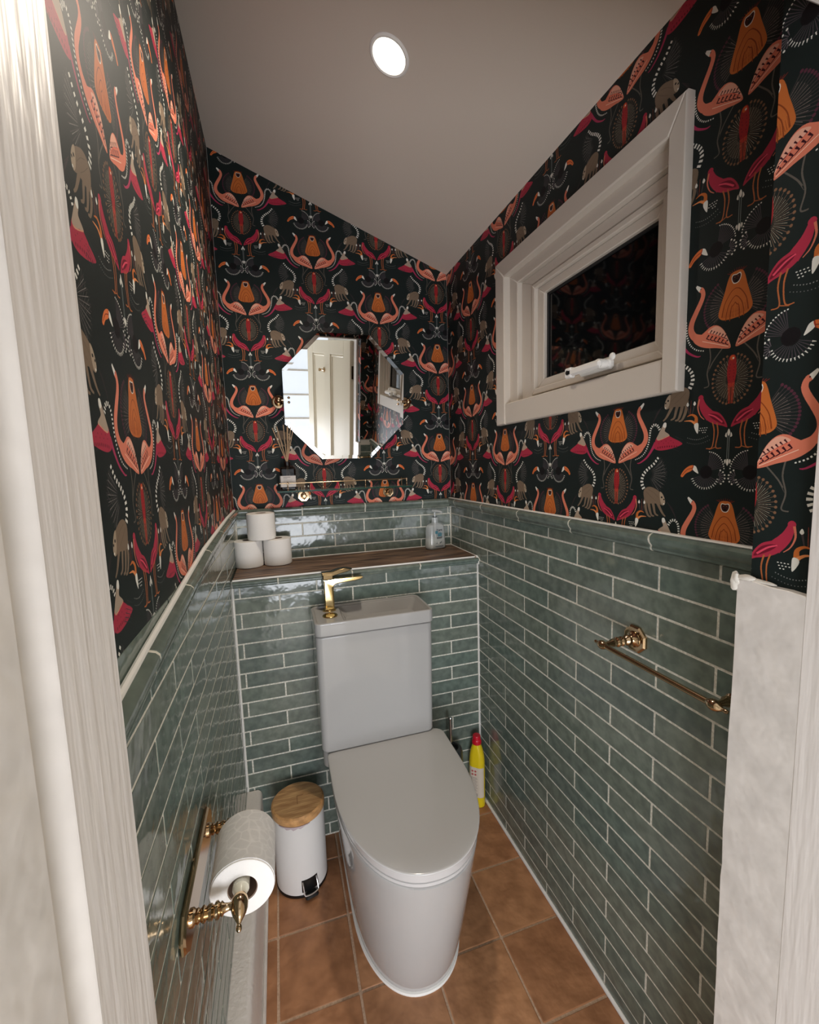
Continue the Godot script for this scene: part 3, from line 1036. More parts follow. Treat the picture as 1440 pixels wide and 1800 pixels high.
	for yy in [0.2, 1.62]:
		slab("hinge", Vector3(-0.012, yy, -0.008), Vector3(0.0, yy + 0.09, 0.008), M.dark_gold, d, 0.002)


# ---------------------------------------------------------------- window in the right wall
func window_right() -> void:
	var w := thing("window_1", "white framed casement window with black glass in the right wall", "window", Vector3.ZERO, "", "structure")
	var FR := Transform3D(Basis(Vector3(0, 0, 1), Vector3.UP, Vector3(-1, 0, 0)), Vector3(W, 0, 0))
	var z0 := 0.460; var z1 := 1.149; var y0 := 1.5045; var y1 := 2.018; var a := 0.055
	# architraves, mitred at the top
	for q in [[Vector2(z0, y0), Vector2(z0 + a, y0), Vector2(z0 + a, y1 - a), Vector2(z0, y1)], [Vector2(z1 - 0.036, y0), Vector2(z1, y0), Vector2(z1, y1), Vector2(z1 - 0.036, y1 - a)], [Vector2(z0, y1), Vector2(z0 + a, y1 - a), Vector2(z1 - 0.036, y1 - a), Vector2(z1, y1)]]:
		var mb := MB.new()
		mb.extrude(PackedVector2Array(q), 0.026, Transform3D(FR.basis, Vector3(W + 0.008, 0, 0)), 0.003)
		part("architrave", mb, M.upvc, w)
	# fixed frame: stepped, mitred
	var A := Vector4(z0 + a - 0.006, z1 - 0.036 + 0.006, y0, y1 - a + 0.006)
	var B := Vector4(0.560, 1.098, 1.535, 1.930)
	var C := Vector4(0.618, 1.094, 1.578, 1.903)
	for step in [[A, B, -0.004, 0.05, "frame"], [B, C, -0.020, 0.05, "frame"]]:
		_mitred(w, step[4], step[0], step[1], FR, step[2], 0.06)
	slab("frame", Vector3(W - 0.0145, y0, z0 + a - 0.002), Vector3(W + 0.03, 1.571, z1 - 0.034), M.upvc, w, 0.003)
	# rebate shadow line and the sash
	_mitred(w, "gasket", C, Vector4(C.x + 0.003, C.y - 0.003, C.z + 0.003, C.w - 0.003), FR, -0.034, 0.02, M.gasket)
	var S := Vector4(C.x + 0.004, C.y - 0.002, C.z + 0.003, C.w - 0.004)
	var S1 := Vector4(0.636, 1.074, 1.598, 1.885)
	var G := Vector4(0.667, 1.054, 1.622, 1.862)
	_mitred(w, "sash", S, S1, FR, -0.015, 0.05)
	_mitred(w, "sash", S1, G, FR, -0.026, 0.04)
	_mitred(w, "gasket", G, Vector4(G.x + 0.006, G.y - 0.004, G.z + 0.004, G.w - 0.006), FR, -0.036, 0.02, M.gasket)
	slab("pane", Vector3(W + 0.040, G.z, G.x), Vector3(W + 0.046, G.w, G.y), M.black_glass, w)
	slab("outer_panel", Vector3(W + 0.10, y0, z0), Vector3(W + 0.15, y1, z1), M.plaster, w)
	# espagnolette handle on the bottom rail
	var hd := MB.new()
	hd.box(Vector3(W - 0.002, 1.588, 0.852), Vector3(W + 0.018, 1.612, 0.958), 0.006)
	hd.lathe([[0, 0], [0.011, 0], [0.011, 0.020], [0.009, 0.024], [0, 0.025]], 16, Transform3D(Basis(Vector3.BACK, PI / 2.0), Vector3(W - 0.001, 1.600, 0.945)))
	hd.box(Vector3(W - 0.030, 1.589, 0.842), Vector3(W - 0.018, 1.608, 0.958), 0.005)
	hd.box(Vector3(W - 0.030, 1.586, 0.836), Vector3(W - 0.014, 1.611, 0.860), 0.003)
	var ho := part("handle", hd, M.white_plastic, w)
	var lk := MB.new()
	lk.lathe([[0, 0], [0.0055, 0], [0.0055, 0.002], [0, 0.0025]], 12, Transform3D(Basis(Vector3.BACK, PI / 2.0), Vector3(W - 0.0295, 1.599, 0.848)))
	part("lock", lk, M.black_plastic, ho)
	var cap := MB.new()
	cap.ball(Vector3(W - 0.0, 1.612, 0.966), 0.0085, 16, Vector3(0.6, 1, 1))
	part("screw_cap", cap, M.white_plastic, ho)


# four mitred sides between the rectangle o and the rectangle i (z0, z1, y0, y1)
func _mitred(parent: Node3D, called: String, o: Vector4, i: Vector4, fr: Transform3D, out: float, deep: float, m: Material = null) -> void:
	var P := [Vector2(o.x, o.z), Vector2(o.y, o.z), Vector2(o.y, o.w), Vector2(o.x, o.w)]
	var Q := [Vector2(i.x, i.z), Vector2(i.y, i.z), Vector2(i.y, i.w), Vector2(i.x, i.w)]
	for k in 4:
		var n := (k + 1) % 4
		var mb := MB.new()
		mb.extrude(PackedVector2Array([P[k], P[n], Q[n], Q[k]]), deep, Transform3D(fr.basis, fr.origin + fr.basis.z * (out - deep)), 0.0022 if m == null else 0.0)
		part(called, mb, M.upvc if m == null else m, parent)


# ---------------------------------------------------------------- boxed-in pipework and its ledge
func boxing_and_ledge() -> void:
	var b := thing("wall_boxing", "half height boxed in wall of green tiles behind the toilet", "wall", Vector3.ZERO, "", "structure")
	slab("plaster", Vector3(0, 0, 0.002), Vector3(W, 0.995, ZB - 0.004), M.plaster, b)
	slab("grout", Vector3(0, 0, ZB - 0.005), Vector3(W, 1.012, ZB - 0.0009), M.grout, b)
	var F := Transform3D(Basis(), Vector3(0, 0, ZB))
	var lines := [0.9905]
	for k in 18:
		lines.append(0.9498 - 0.053 * k)
	lines.append(0.004)
	tile_rows(b, F, lines, 0.003, W - 0.003, [0.0235, 0.151], 0.2545)
	for q in [[0.002, 0.149], [0.149, 0.404], [0.404, 0.662], [0.662, W - 0.002]]:
		lay_trim(b, F, q[0], 1.0125, q[1], 1.0125, 0.024)
	var cb := MB.new()
	cb.tube([Vector3(W - 0.001, 0.99, ZB), Vector3(W - 0.001, 0.03, ZB)], 0.0038, 8)
	cb.tube([Vector3(0.001, 0.99, ZB), Vector3(0.001, 0.25, ZB)], 0.0038, 8)
	part("sealant", cb, M.caulk, b)
	var o := thing("wooden_ledge", "dark weathered wooden ledge on top of the tiled boxing", "shelf", Vector3(0, 0.998, 0))
	var mb := MB.new()
	mb.extrude(PackedVector2Array([Vector2(0.003, 0.0), Vector2(W - 0.003, 0.0), Vector2(W - 0.003, -ZB + 0.004), Vector2(W - 0.012, -ZB - 0.006), Vector2(0.006, -ZB - 0.008), Vector2(0.003, -ZB)]), 0.0205, Transform3D(Basis(Vector3(1, 0, 0), Vector3(0, 0, -1), Vector3(0, 1, 0)), Vector3.ZERO), 0.002)
	part("board", mb, M.dark_wood, o)
	var e := MB.new()
	e.tube([Vector3(0.004, 0.018, ZB + 0.009), Vector3(0.3, 0.0185, ZB + 0.008), Vector3(W - 0.02, 0.018, ZB + 0.007), Vector3(W - 0.006, 0.019, ZB - 0.004), Vector3(W - 0.004, 0.0195, 0.004)], 0.0032, 8)
	e.tube([Vector3(W - 0.006, 0.019, ZB - 0.002), Vector3(W - 0.002, 0.010, ZB + 0.008), Vector3(W - 0.003, -0.012, ZB + 0.009)], 0.005, 8)
	e.tube([Vector3(W - 0.004, 0.0205, 0.002), Vector3(0.004, 0.0205, 0.002)], 0.003, 8)
	part("sealant", e, M.caulk, o)


# ---------------------------------------------------------------- toilet
func d_ring(cx: float, hw: float, zb: float, zf: float, rb: float, y: float, za := 0.60) -> PackedVector3Array:
	var o := PackedVector3Array()
	var N := 48
	var zs := minf(za, zf - 0.1)
	for i in N + 1:         # the rounded front, right to left
		var t := PI * i / N
		var c := cos(t); var s := sin(t)
		var ex := 2.0 / 2.2
		o.append(Vector3(cx + hw * signf(c) * pow(absf(c), ex), y, zs + (zf - zs) * pow(absf(s), ex)))
	for i in 7:
		var a := PI + PI / 2.0 * i / 6.0
		o.append(Vector3(cx - hw + rb + rb * cos(a), y, zb + rb + rb * sin(a)))
	for i in 7:
		var a := 1.5 * PI + PI / 2.0 * i / 6.0
		o.append(Vector3(cx + hw - rb + rb * cos(a), y, zb + rb + rb * sin(a)))
	return o


func toilet() -> void:
	var t := thing("toilet", "white close coupled toilet with closed lid and a hand basin on its cistern", "toilet", Vector3(PAN_X, 0, 0.5))
	var off := Transform3D(Basis(), -t.position)
	# pan, down to the floor
	var mb := MB.new()
	var rings := []
	for i in 15:
		var k := i / 14.0
		var e := pow(k, 0.85)
		rings.append(d_ring(PAN_X - 0.003 * (1.0 - k), lerpf(0.150, 0.1985, e), ZB + 0.003, lerpf(0.842, 0.9425, e), 0.012, 0.408 * k, 0.58))
	rings.append(d_ring(PAN_X, 0.1965, ZB + 0.005, 0.940, 0.012, 0.411, 0.58))
	rings.append(d_ring(PAN_X, 0.1935, ZB + 0.008, 0.937, 0.012, 0.412, 0.58))
	mb.loft(rings, off)
	part("pan", mb, M.ceramic, t, 50.0)
	mb = MB.new()
	rings = [rrect(0.259, 0.641, ZB + 0.003, 0.448, 0.03, 0.40), rrect(0.259, 0.641, ZB + 0.003, 0.448, 0.03, 0.446), rrect(0.261, 0.639, ZB + 0.005, 0.446, 0.03, 0.4505), rrect(0.266, 0.634, ZB + 0.01, 0.441, 0.028, 0.453)]
	mb.loft(rings, off)
	part("rear_deck", mb, M.ceramic, t, 50.0)
	# fixing notch low on the left side of the pan, and the access slot at mid height
	mb = MB.new()
	mb.tube([Vector3(0.3098, 0.115, 0.63), Vector3(0.3135, 0.104, 0.665), Vector3(0.3165, 0.10, 0.685)], 0.003, 8)
	mb.done()
	for i in range(0, mb.v.size()):
		mb.v[i] -= t.position
	part("fixing_cover", mb, M.seam, t)
	# silicone round the foot
	mb = MB.new()
	var foot := d_ring(PAN_X - 0.003, 0.1525, ZB + 0.003, 0.8455, 0.012, 0.0035, 0.58)
	var path := []
	for i in range(55, 56):
		path.append(Vector3(foot[49].x, 0.0035, ZB + 0.01))
	for i in range(49, -1, -1):
		path.append(foot[i])
	path.append(Vector3(foot[0].x, 0.0035, ZB + 0.01))
	mb.tube(path, 0.006, 8)
	for i in mb.v.size():
		mb.v[i] -= t.position
	part("silicone", mb, M.caulk, t)
	# seat and lid
	mb = MB.new()
	rings = [d_ring(PAN_X, 0.192, 0.436, 0.937, 0.03, 0.4115), d_ring(PAN_X, 0.195, 0.434, 0.940, 0.03, 0.4130), d_ring(PAN_X, 0.196, 0.433, 0.941, 0.03, 0.4215), d_ring(PAN_X, 0.193, 0.435, 0.938, 0.03, 0.4238)]
	mb.loft(rings, off)
	part("seat", mb, M.toilet_seat, t, 50.0)
	mb = MB.new()
	rings = []
	for q in [[0.008, 0.4245], [0.0055, 0.4255], [0.005, 0.428], [0.0022, 0.446], [0.0006, 0.4485], [0.0, 0.4500], [0.0004, 0.4513], [0.0018, 0.4524], [0.005, 0.4531], [0.012, 0.4540], [0.024, 0.4550], [0.042, 0.4559], [0.07, 0.4565], [0.11, 0.4568], [0.17, 0.457]]:
		rings.append(d_ring(PAN_X, 0.2015 - q[0], 0.437 + q[0] * 0.8, 0.947 - q[0], maxf(0.03 - q[0] * 0.15, 0.004), q[1]))
	mb.loft(rings, off)
	part("lid", mb, M.toilet_seat, t, 60.0)
	# cistern
	mb = MB.new()
	rings = []
	for q in [[0.006, 0.4545, 0.0], [0.002, 0.457, 0.0], [0.0, 0.462, 0.0], [0.0, 0.842, 1.0], [0.002, 0.846, 1.0], [0.006, 0.8475, 1.0]]:
		rings.append(rrect(lerpf(0.255, 0.253, q[2]) + q[0], lerpf(0.640, 0.646, q[2]) - q[0], ZB + 0.004, 0.4525 - q[0], 0.022, q[1], 8))
	mb.loft(rings, off)
	var cs := part("cistern", mb, M.ceramic, t, 50.0)
	# basin top with its tap deck
	mb = MB.new()
	var X0 := 0.2505; var X1 := 0.6485; var Z0 := ZB + 0.003; var Z1 := 0.4585
	rings = [rrect(X0 + 0.006, X1 - 0.006, Z0 + 0.002, Z1 - 0.006, 0.02, 0.8495, 8), rrect(X0 + 0.001, X1 - 0.001, Z0, Z1 - 0.001, 0.022, 0.8515, 8), rrect(X0, X1, Z0, Z1, 0.022, 0.8545, 8), rrect(X0, X1, Z0, Z1, 0.022, 0.8895, 8),
		rrect(X0 + 0.0015, X1 - 0.0015, Z0 + 0.001, Z1 - 0.0015, 0.021, 0.8925, 8), rrect(X0 + 0.005, X1 - 0.005, Z0 + 0.003, Z1 - 0.005, 0.019, 0.8940, 8), rrect(X0 + 0.009, X1 - 0.009, Z0 + 0.006, Z1 - 0.009, 0.017, 0.8925, 8),
		rrect(X0 + 0.012, X1 - 0.012, Z0 + 0.008, Z1 - 0.012, 0.015, 0.887, 8), rrect(X0 + 0.014, X1 - 0.0125, Z0 + 0.0095, Z1 - 0.0125, 0.013, 0.8862, 8),
		rrect(0.346, X1 - 0.013, Z0 + 0.0105, Z1 - 0.013, 0.012, 0.8858, 8), rrect(0.350, X1 - 0.0145, Z0 + 0.0125, Z1 - 0.0145, 0.012, 0.882, 8), rrect(0.368, X1 - 0.034, Z0 + 0.03, Z1 - 0.034, 0.02, 0.852, 8)]
	mb.loft(rings, off)
	var bs := part("basin", mb, M.ceramic, t, 40.0)
	mb = MB.new()
	mb.lathe([[0, 0.0], [0.016, 0.0], [0.016, 0.001], [0.012, 0.002], [0, 0.002]], 20, Transform3D(Basis(), Vector3(0.52, 0.8525, 0.37) - t.position))
	part("waste", mb, M.gold, bs)
	# flush button on the deck in front of the tap
	mb = MB.new()
	mb.lathe([[0, 0], [0.0255, 0], [0.0255, 0.002], [0.0235, 0.0036], [0.021, 0.0036], [0.0195, 0.0015], [0.012, 0.0008], [0, 0.0008]], 36, Transform3D(Basis(), Vector3(0.3095, 0.886, 0.367) - t.position))
	part("flush_button", mb, M.gold, cs)


func tap() -> void:
	var t := thing("tap", "polished gold mono tap with a flat spout on the cistern basin", "tap", Vector3(0.314, 0.886, 0.312))
	var mb := MB.new()
	mb.lathe([[0, 0], [0.0235, 0], [0.0235, 0.004], [0.021, 0.0065], [0, 0.0065]], 28, Transform3D(Basis.from_scale(Vector3(1, 1, 0.75)), Vector3.ZERO))
	part("base", mb, M.gold, t)
	var prof := [Vector2(-0.0165, 0.006), Vector2(0.0165, 0.006), Vector2(0.0165, 0.084)]
	for i in 7:
		var a := PI - PI / 2.0 * i / 6.0
		prof.append(Vector2(0.0165 + 0.018 + 0.018 * cos(a), 0.084 + 0.013 * sin(a)))
	prof.append_array([Vector2(0.09, 0.1005), Vector2(0.112, 0.104), Vector2(0.119, 0.1075), Vector2(0.121, 0.1105), Vector2(0.118, 0.1125), Vector2(0.06, 0.1125), Vector2(-0.0165, 0.1125)])
	mb = MB.new()
	mb.extrude(PackedVector2Array(prof), 0.034, Transform3D(Basis(), Vector3(0, 0, -0.017)), 0.0035)
	part("body", mb, M.gold, t)
	mb = MB.new()
	mb.box(Vector3(-0.019, 0.1125, -0.0155), Vector3(0.017, 0.133, 0.0155), 0.003)
	mb.extrude(PackedVector2Array([Vector2(-0.021, 0.128), Vector2(0.012, 0.122), Vector2(0.022, 0.126), Vector2(0.045, 0.131), Vector2(0.068, 0.136), Vector2(0.084, 0.1425), Vector2(0.060, 0.1475), Vector2(0.035, 0.146), Vector2(0.012, 0.139), Vector2(-0.021, 0.138)]), 0.030, Transform3D(Basis(), Vector3(0, 0, -0.015)), 0.002)
	part("lever", mb, M.dark_gold, t)


# ---------------------------------------------------------------- downlight
func downlight() -> void:
	var ang := atan(SLOPE)
	var b := Basis(Vector3.BACK, -ang)
	var t := thing("ceiling_light", "round recessed downlight glowing warm white in the sloping ceiling", "light", Vector3(0.482, ceil_y(0.482), 0.706))
	t.basis = b
	var mb := MB.new()
	mb.lathe([[0.0395, 0.03], [0.0395, 0.0], [0.049, -0.0005], [0.0485, -0.0025], [0.045, -0.0045], [0.0405, -0.0035], [0.037, 0.004], [0.0365, 0.03]], 48, Transform3D(), true)
	part("bezel", mb, M.white_plastic, t)
	mb = MB.new()
	mb.lathe([[0, -0.001], [0.030, -0.0005], [0.0352, 0.001], [0.0364, 0.004], [0.0364, 0.012], [0, 0.012]], 48)
	part("lens", mb, M.lamp_lens, t)
	mb = MB.new()
	mb.lathe([[0, 0.03], [0.0395, 0.03], [0.0395, 0.05], [0, 0.05]], 24)
	part("can", mb, M.white_plastic, t)
	var l := SpotLight3D.new()
	l.name = "downlight_beam"
	l.light_color = Color(1.0, 0.95, 0.88)
	l.light_energy = 1.1
	l.light_size = 0.035
	l.spot_range = 6.0
	l.spot_attenuation = 2.0
	l.spot_angle = 71.0
	l.spot_angle_attenuation = 1.0
	l.shadow_enabled = true
	l.position = Vector3(0, -0.008, 0)
	l.rotation_degrees = Vector3(-90, 0, 0)
	t.add_child(l)


# ---------------------------------------------------------------- mirror
func mirror() -> void:
	var t := thing("mirror", "octagonal wall mirror with brass knobs at its sides, over a glass shelf", "mirror", Vector3(0.447, 1.652, 0.058))
	t.basis = Basis(Vector3.UP, 0.025) * Basis(Vector3.RIGHT, 0.130)
	var hw := 0.238; var c := 0.1385
	var P := []
	for q in [[0.0, 0.0, 0.0], [0.014, 0.0, 0.0]]:
		var h: float = hw - q[0]
		var k: float = c - q[0] * 0.586
		P.append([Vector2(h, h - k), Vector2(h - k, h), Vector2(-h + k, h), Vector2(-h, h - k), Vector2(-h, -h + k), Vector2(-h + k, -h), Vector2(h - k, -h), Vector2(h, -h + k)])
	var rings := []
	for q in [[0, -0.006], [0, -0.0006], [1, 0.0]]:
		var r := PackedVector3Array()
		for p in P[q[0]]:
			r.append(Vector3(p.x, p.y, q[1]))
		rings.append(r)
	var mb := MB.new()
	mb.loft(rings)
	part("glass", mb, M.mirror_silver, t, 1.0)
	for s in [-1.0, 1.0]:
		for y in [-0.0085, 0.0085]:
			mb = MB.new()
			mb.lathe([[0, 0], [0.005, 0], [0.005, 0.0015], [0.003, 0.0035], [0, 0.004]], 14, Transform3D(Basis(Vector3.RIGHT, PI / 2.0), Vector3(s * 0.217 - 0.002, y - 0.011, 0)))
			part("screw", mb, M.brass, t)
	for s in [-1.0, 1.0]:
		mb = MB.new()
		# wall rose, arm and pivot knob
		var wp := Transform3D(t.basis.inverse(), t.basis.inverse() * -t.position)
		var at := Vector3(0.447 + s * 0.257, 1.6415, 0.0)
		mb.lathe([[0, 0.001], [0.0245, 0.001], [0.0255, 0.003], [0.0250, 0.0065], [0.0235, 0.0078], [0.0160, 0.0082], [0.0145, 0.0078], [0.0125, 0.010], [0.010, 0.016], [0.009, 0.048], [0, 0.048]], 32, wp * Transform3D(Basis(Vector3.RIGHT, PI / 2.0), at))
		mb.ball(wp * (at + Vector3(0, 0, 0.056)), 0.013)
		mb.tube([wp * (at + Vector3(0, 0, 0.056)), wp * (at + Vector3(-s * 0.03, 0, 0.056))], 0.006, 12)
		part("bracket", mb, M.brass, t)


# ---------------------------------------------------------------- glass shelf and reed diffuser
func glass_shelf() -> void:
	var t := thing("glass_shelf", "narrow glass shelf with brass gallery rail under the mirror", "shelf", Vector3(0.428, 1.300, 0))
	var off := -t.position
	var x0 := 0.166; var x1 := 0.690
	var mb := MB.new()
	mb.box(Vector3(x0, 1.294, 0.006) + off, Vector3(x1, 1.300, 0.128) + off, 0.001)
	part("glass", mb, M.shelf_glass, t)
	mb = MB.new()
	mb.box(Vector3(x0, 1.2942, 0.1275) + off, Vector3(x1, 1.2998, 0.1290) + off)
	mb.box(Vector3(x0 - 0.001, 1.2942, 0.008) + off, Vector3(x0 + 0.0005, 1.2998, 0.128) + off)
	part("edge", mb, M.glass_edge, t)
	for x in [0.204, 0.3345, 0.4985, 0.668]:
		mb = MB.new()
		mb.lathe([[0, 0], [0.0042, 0], [0.0042, 0.002], [0.0022, 0.005], [0.002, 0.010], [0.003, 0.0125], [0.002, 0.015], [0.002, 0.0235], [0.0036, 0.026], [0.0036, 0.030], [0.0018, 0.032], [0, 0.033]], 14, Transform3D(Basis(), Vector3(x, 1.300, 0.118) + off))
		part("post", mb, M.brass, t)
	mb = MB.new()
	mb.lathe([[0, 0], [0.0042, 0], [0.0022, 0.005], [0.002, 0.0235], [0.0036, 0.026], [0.0036, 0.030], [0, 0.033]], 14, Transform3D(Basis(), Vector3(0.672, 1.300, 0.03) + off))
	part("post", mb, M.brass, t)
	mb = MB.new()
	mb.tube([Vector3(0.1695, 1.328, 0.016) + off, Vector3(0.1695, 1.328, 0.113) + off, Vector3(0.1745, 1.328, 0.118) + off, Vector3(0.667, 1.328, 0.118) + off, Vector3(0.672, 1.328, 0.113) + off, Vector3(0.672, 1.328, 0.016) + off], 0.0021, 10)
	part("rail", mb, M.brass, t)
	for x in [0.266, 0.618]:
		mb = MB.new()
		mb.lathe([[0, 0.0], [0.0235, 0.0], [0.0245, 0.004], [0.0235, 0.0055], [0.0150, 0.006], [0.0135, 0.0055], [0.010, 0.014], [0.008, 0.03], [0.0095, 0.032], [0.0095, 0.036], [0.006, 0.042], [0, 0.042]], 8, Transform3D(Basis(Vector3.RIGHT, PI / 2.0) * Basis(Vector3.UP, PI / 8.0), Vector3(x, 1.272, 0.0005) + off))
		mb.lathe([[0, 0], [0.005, 0], [0.004, 0.006], [0.0055, 0.010], [0.0045, 0.016], [0, 0.0255]], 14, Transform3D(Basis(), Vector3(x, 1.2685, 0.036) + off))
		mb.lathe([[0, -0.012], [0.002, -0.012], [0.0035, -0.008], [0.0025, -0.004], [0.005, 0.0], [0, 0.0]], 14, Transform3D(Basis(), Vector3(x, 1.2685, 0.036) + off))
		part("bracket", mb, M.brass, t)
	# diffuser
	var d := thing("reed_diffuser", "small dark reed diffuser bottle with a pale label on the glass shelf", "diffuser", Vector3(0.2075, 1.3006, 0.070))
	mb = MB.new()
	var rings := []
	for q in [[0.025, 0.0], [0.0285, 0.003], [0.029, 0.006], [0.029, 0.078], [0.026, 0.086], [0.016, 0.091], [0.0115, 0.093], [0.0115, 0.108], [0.010, 0.109]]:
		rings.append(rrect(-q[0], q[0], -q[0], q[0], minf(0.006 + q[1] * 0.02, q[0] * 0.9), q[1], 4))
	mb.loft(rings)
	part("bottle", mb, M.amber_glass, d, 45.0)
	mb = MB.new()
	mb.box(Vector3(-0.0255, 0.005, -0.0255), Vector3(0.0255, 0.03, 0.0255), 0.003)
	part("oil", mb, mat("oil", Color(0.16, 0.09, 0.05), 0.1), d)
	mb = MB.new()
	mb.extrude(PackedVector2Array([Vector2(-0.0275, 0.013), Vector2(0.0275, 0.013), Vector2(0.0275, 0.055), Vector2(-0.0275, 0.055)]), 0.0006, Transform3D(Basis(), Vector3(0, 0, 0.0291)))
	mb.extrude(PackedVector2Array([Vector2(-0.0275, 0.013), Vector2(0.0275, 0.013), Vector2(0.0275, 0.055), Vector2(-0.0275, 0.055)]), 0.0006, Transform3D(Basis(Vector3.UP, -PI / 2.0), Vector3(-0.0291, 0, 0)))
	var lab := part("label", mb, mat("label_paper", rgb(198, 192, 188), 0.8), d)
	mb = MB.new()
	for q in [[0.049, -0.018, 0.008, 0.0016], [0.045, -0.018, -0.004, 0.0012], [0.040, -0.018, 0.016, 0.0006], [0.036, -0.018, 0.014, 0.0006], [0.032, -0.018, 0.017, 0.0006], [0.028, -0.018, 0.012, 0.0006], [0.024, -0.018, 0.016, 0.0006]]:
		mb.box(Vector3(q[1], q[0], 0.0297), Vector3(q[2], q[0] + q[3], 0.0299))
	part("print", mb, mat("grey_ink", rgb(110, 104, 104), 0.8), lab)
	for q in [[-0.046, 0.235, 0.006, 0.010], [-0.030, 0.242, -0.010, 0.012], [-0.006, 0.246, 0.012, 0.004], [0.012, 0.250, 0.006, -0.008], [0.022, 0.244, -0.012, -0.010], [0.030, 0.236, 0.012, -0.004], [0.008, 0.240, -0.014, 0.006]]:
		mb = MB.new()
		mb.tube([Vector3(-q[0] * 0.35, 0.008, -q[2]), Vector3(q[0] * 0.02 , 0.105, 0.0), Vector3(q[0], q[1], q[2])], 0.0016, 7)
		part("reed", mb, M.reed, d)


# ---------------------------------------------------------------- on the ledge
func roll_mesh(R: float, r: float, L: float, outside := true) -> MB:
	var mb := MB.new()
	mb.lathe([[r, 0.0], [R - 0.004, 0.0], [R - 0.001, 0.0015], [R, 0.005], [R, L - 0.005], [R - 0.001, L - 0.0015], [R - 0.004, L], [r, L]], 48, Transform3D(), true)
	return mb


func ledge_items() -> void:
	var top := 1.0187
	var first: Node3D = null
	var n := 0
	for q in [[0.0475, 0.0, 0.073, "spare toilet roll on the ledge against the left wall, bottom left of the stack"], [0.1525, 0.0, 0.071, "spare toilet roll on the ledge, bottom right of the small stack of three"], [0.0985, 0.1005, 0.072, "spare toilet roll balanced on top of the other two rolls"]]:
		var t: Node3D
		if first == null:
			t = thing("toilet_roll", q[3], "toilet roll", Vector3.ZERO, "spare toilet rolls on the ledge")
			part("paper", roll_mesh(0.0515, 0.0205, 0.1), M.paper, t)
			var mb := MB.new()
			mb.lathe([[0.0190, 0.002], [0.0205, 0.002], [0.0205, 0.0985], [0.0190, 0.0985]], 32, Transform3D(), true)
			part("cardboard_core", mb, M.cardboard, t)
			first = t
		else:
			t = first.duplicate()
			t.name = numbered("toilet_roll")
			add_child(t)
			t.set_meta("label", q[3])
		t.position = Vector3(q[0], top + q[1], q[2])
		t.rotation.y = n * 1.3
		n += 1
	# hand wash bottle
	var b := thing("handwash_bottle", "clear pump bottle of pearly handwash in the right corner of the ledge", "bottle", Vector3(0.806, top, 0.062))
	b.rotation.y = 0.28
	var mb := MB.new()
	var rings := []
	for q in [[0.040, 0.022, 0.0], [0.0445, 0.0255, 0.004], [0.0455, 0.0265, 0.012], [0.0445, 0.026, 0.03], [0.0425, 0.0245, 0.055], [0.041, 0.0235, 0.085], [0.039, 0.022, 0.10], [0.030, 0.019, 0.107], [0.016, 0.0145, 0.111], [0.0125, 0.0125, 0.113], [0.0125, 0.0125, 0.122]]:
		rings.append(rrect(-q[0], q[0], -q[1], q[1], q[1] * 0.75, q[2], 6))
	mb.loft(rings)
	part("bottle", mb, M.clear_plastic, b, 50.0)
	mb = MB.new()
	rings = []
	for q in [[0.038, 0.020, 0.002], [0.0432, 0.0243, 0.006], [0.0440, 0.0252, 0.012], [0.0430, 0.0246, 0.03], [0.0418, 0.0238, 0.046], [0.0414, 0.0234, 0.0475]]:
		rings.append(rrect(-q[0], q[0], -q[1], q[1], q[1] * 0.75, q[2], 6))
	mb.loft(rings)
	part("soap", mb, M.soap, b, 50.0)
	mb = MB.new()
	mb.lathe([[0, 0.118], [0.0145, 0.118], [0.0145, 0.134], [0.0135, 0.1365], [0, 0.1365]], 24)
	mb.lathe([[0, 0.1365], [0.0045, 0.1365], [0.004, 0.158], [0, 0.158]], 16)
	rings = []
	for q in [[-0.010, 0.008, 0.158], [0.0, 0.010, 0.158], [0.014, 0.0075, 0.158], [0.030, 0.005, 0.156], [0.038, 0.0035, 0.152]]:
		var r := PackedVector3Array()
		for k in 12:
			r.append(Vector3(q[1] * cos(TAU * k / 12.0), q[2] + 0.006 + 0.005 * sin(TAU * k / 12.0), q[0]))
		rings.append(r)
	mb.loft(rings, Transform3D(Basis(Vector3.UP, 0.3), Vector3.ZERO))
	part("pump", mb, mat("clear_pump", Color(0.9, 0.92, 0.92, 0.35), 0.1), b)
	M.clear_pump.transparency = BaseMaterial3D.TRANSPARENCY_ALPHA
	mb = MB.new()
	mb.lathe([[0, 0.137], [0.010, 0.137], [0.010, 0.1385], [0, 0.1385]], 20)
	part("pump_ring", mb, mat("navy_plastic", rgb(22, 22, 48), 0.4), b)
	mb = MB.new()
	mb.tube([Vector3(0.006, 0.01, 0), Vector3(0.001, 0.06, 0), Vector3(0, 0.118, 0)], 0.003, 8)
	part("dip_tube", mb, M.white_plastic, b)
	# the printed front: name, teal panel, small print, drop mark
	var face := 0.0262
	var blue := mat("teal_print", rgb(70, 128, 142), 0.5)
	var ink := mat("navy_print", rgb(30, 40, 52), 0.5)
	mb = MB.new()
	for q in [[-0.017, -0.004, 0.068, 0.012], [-0.004, 0.016, 0.056, 0.006], [-0.004, 0.018, 0.0635, 0.004], [0.0, 0.014, 0.069, 0.003]]:
		mb.box(Vector3(q[0], q[2], face - 0.002), Vector3(q[1], q[2] + q[3], face - 0.0006))
	part("panel_print", mb, blue, b)
	mb = MB.new()
	for q in [[-0.010, 0.018, 0.0505, 0.0022], [-0.010, 0.016, 0.0465, 0.0014], [-0.020, 0.024, 0.0135, 0.0018], [-0.016, 0.020, 0.0105, 0.001], [-0.016, -0.005, 0.027, 0.0009], [0.005, 0.016, 0.028, 0.0009]]:
		mb.box(Vector3(q[0], q[2], face - 0.002), Vector3(q[1], q[2] + q[3], face + 0.0003))
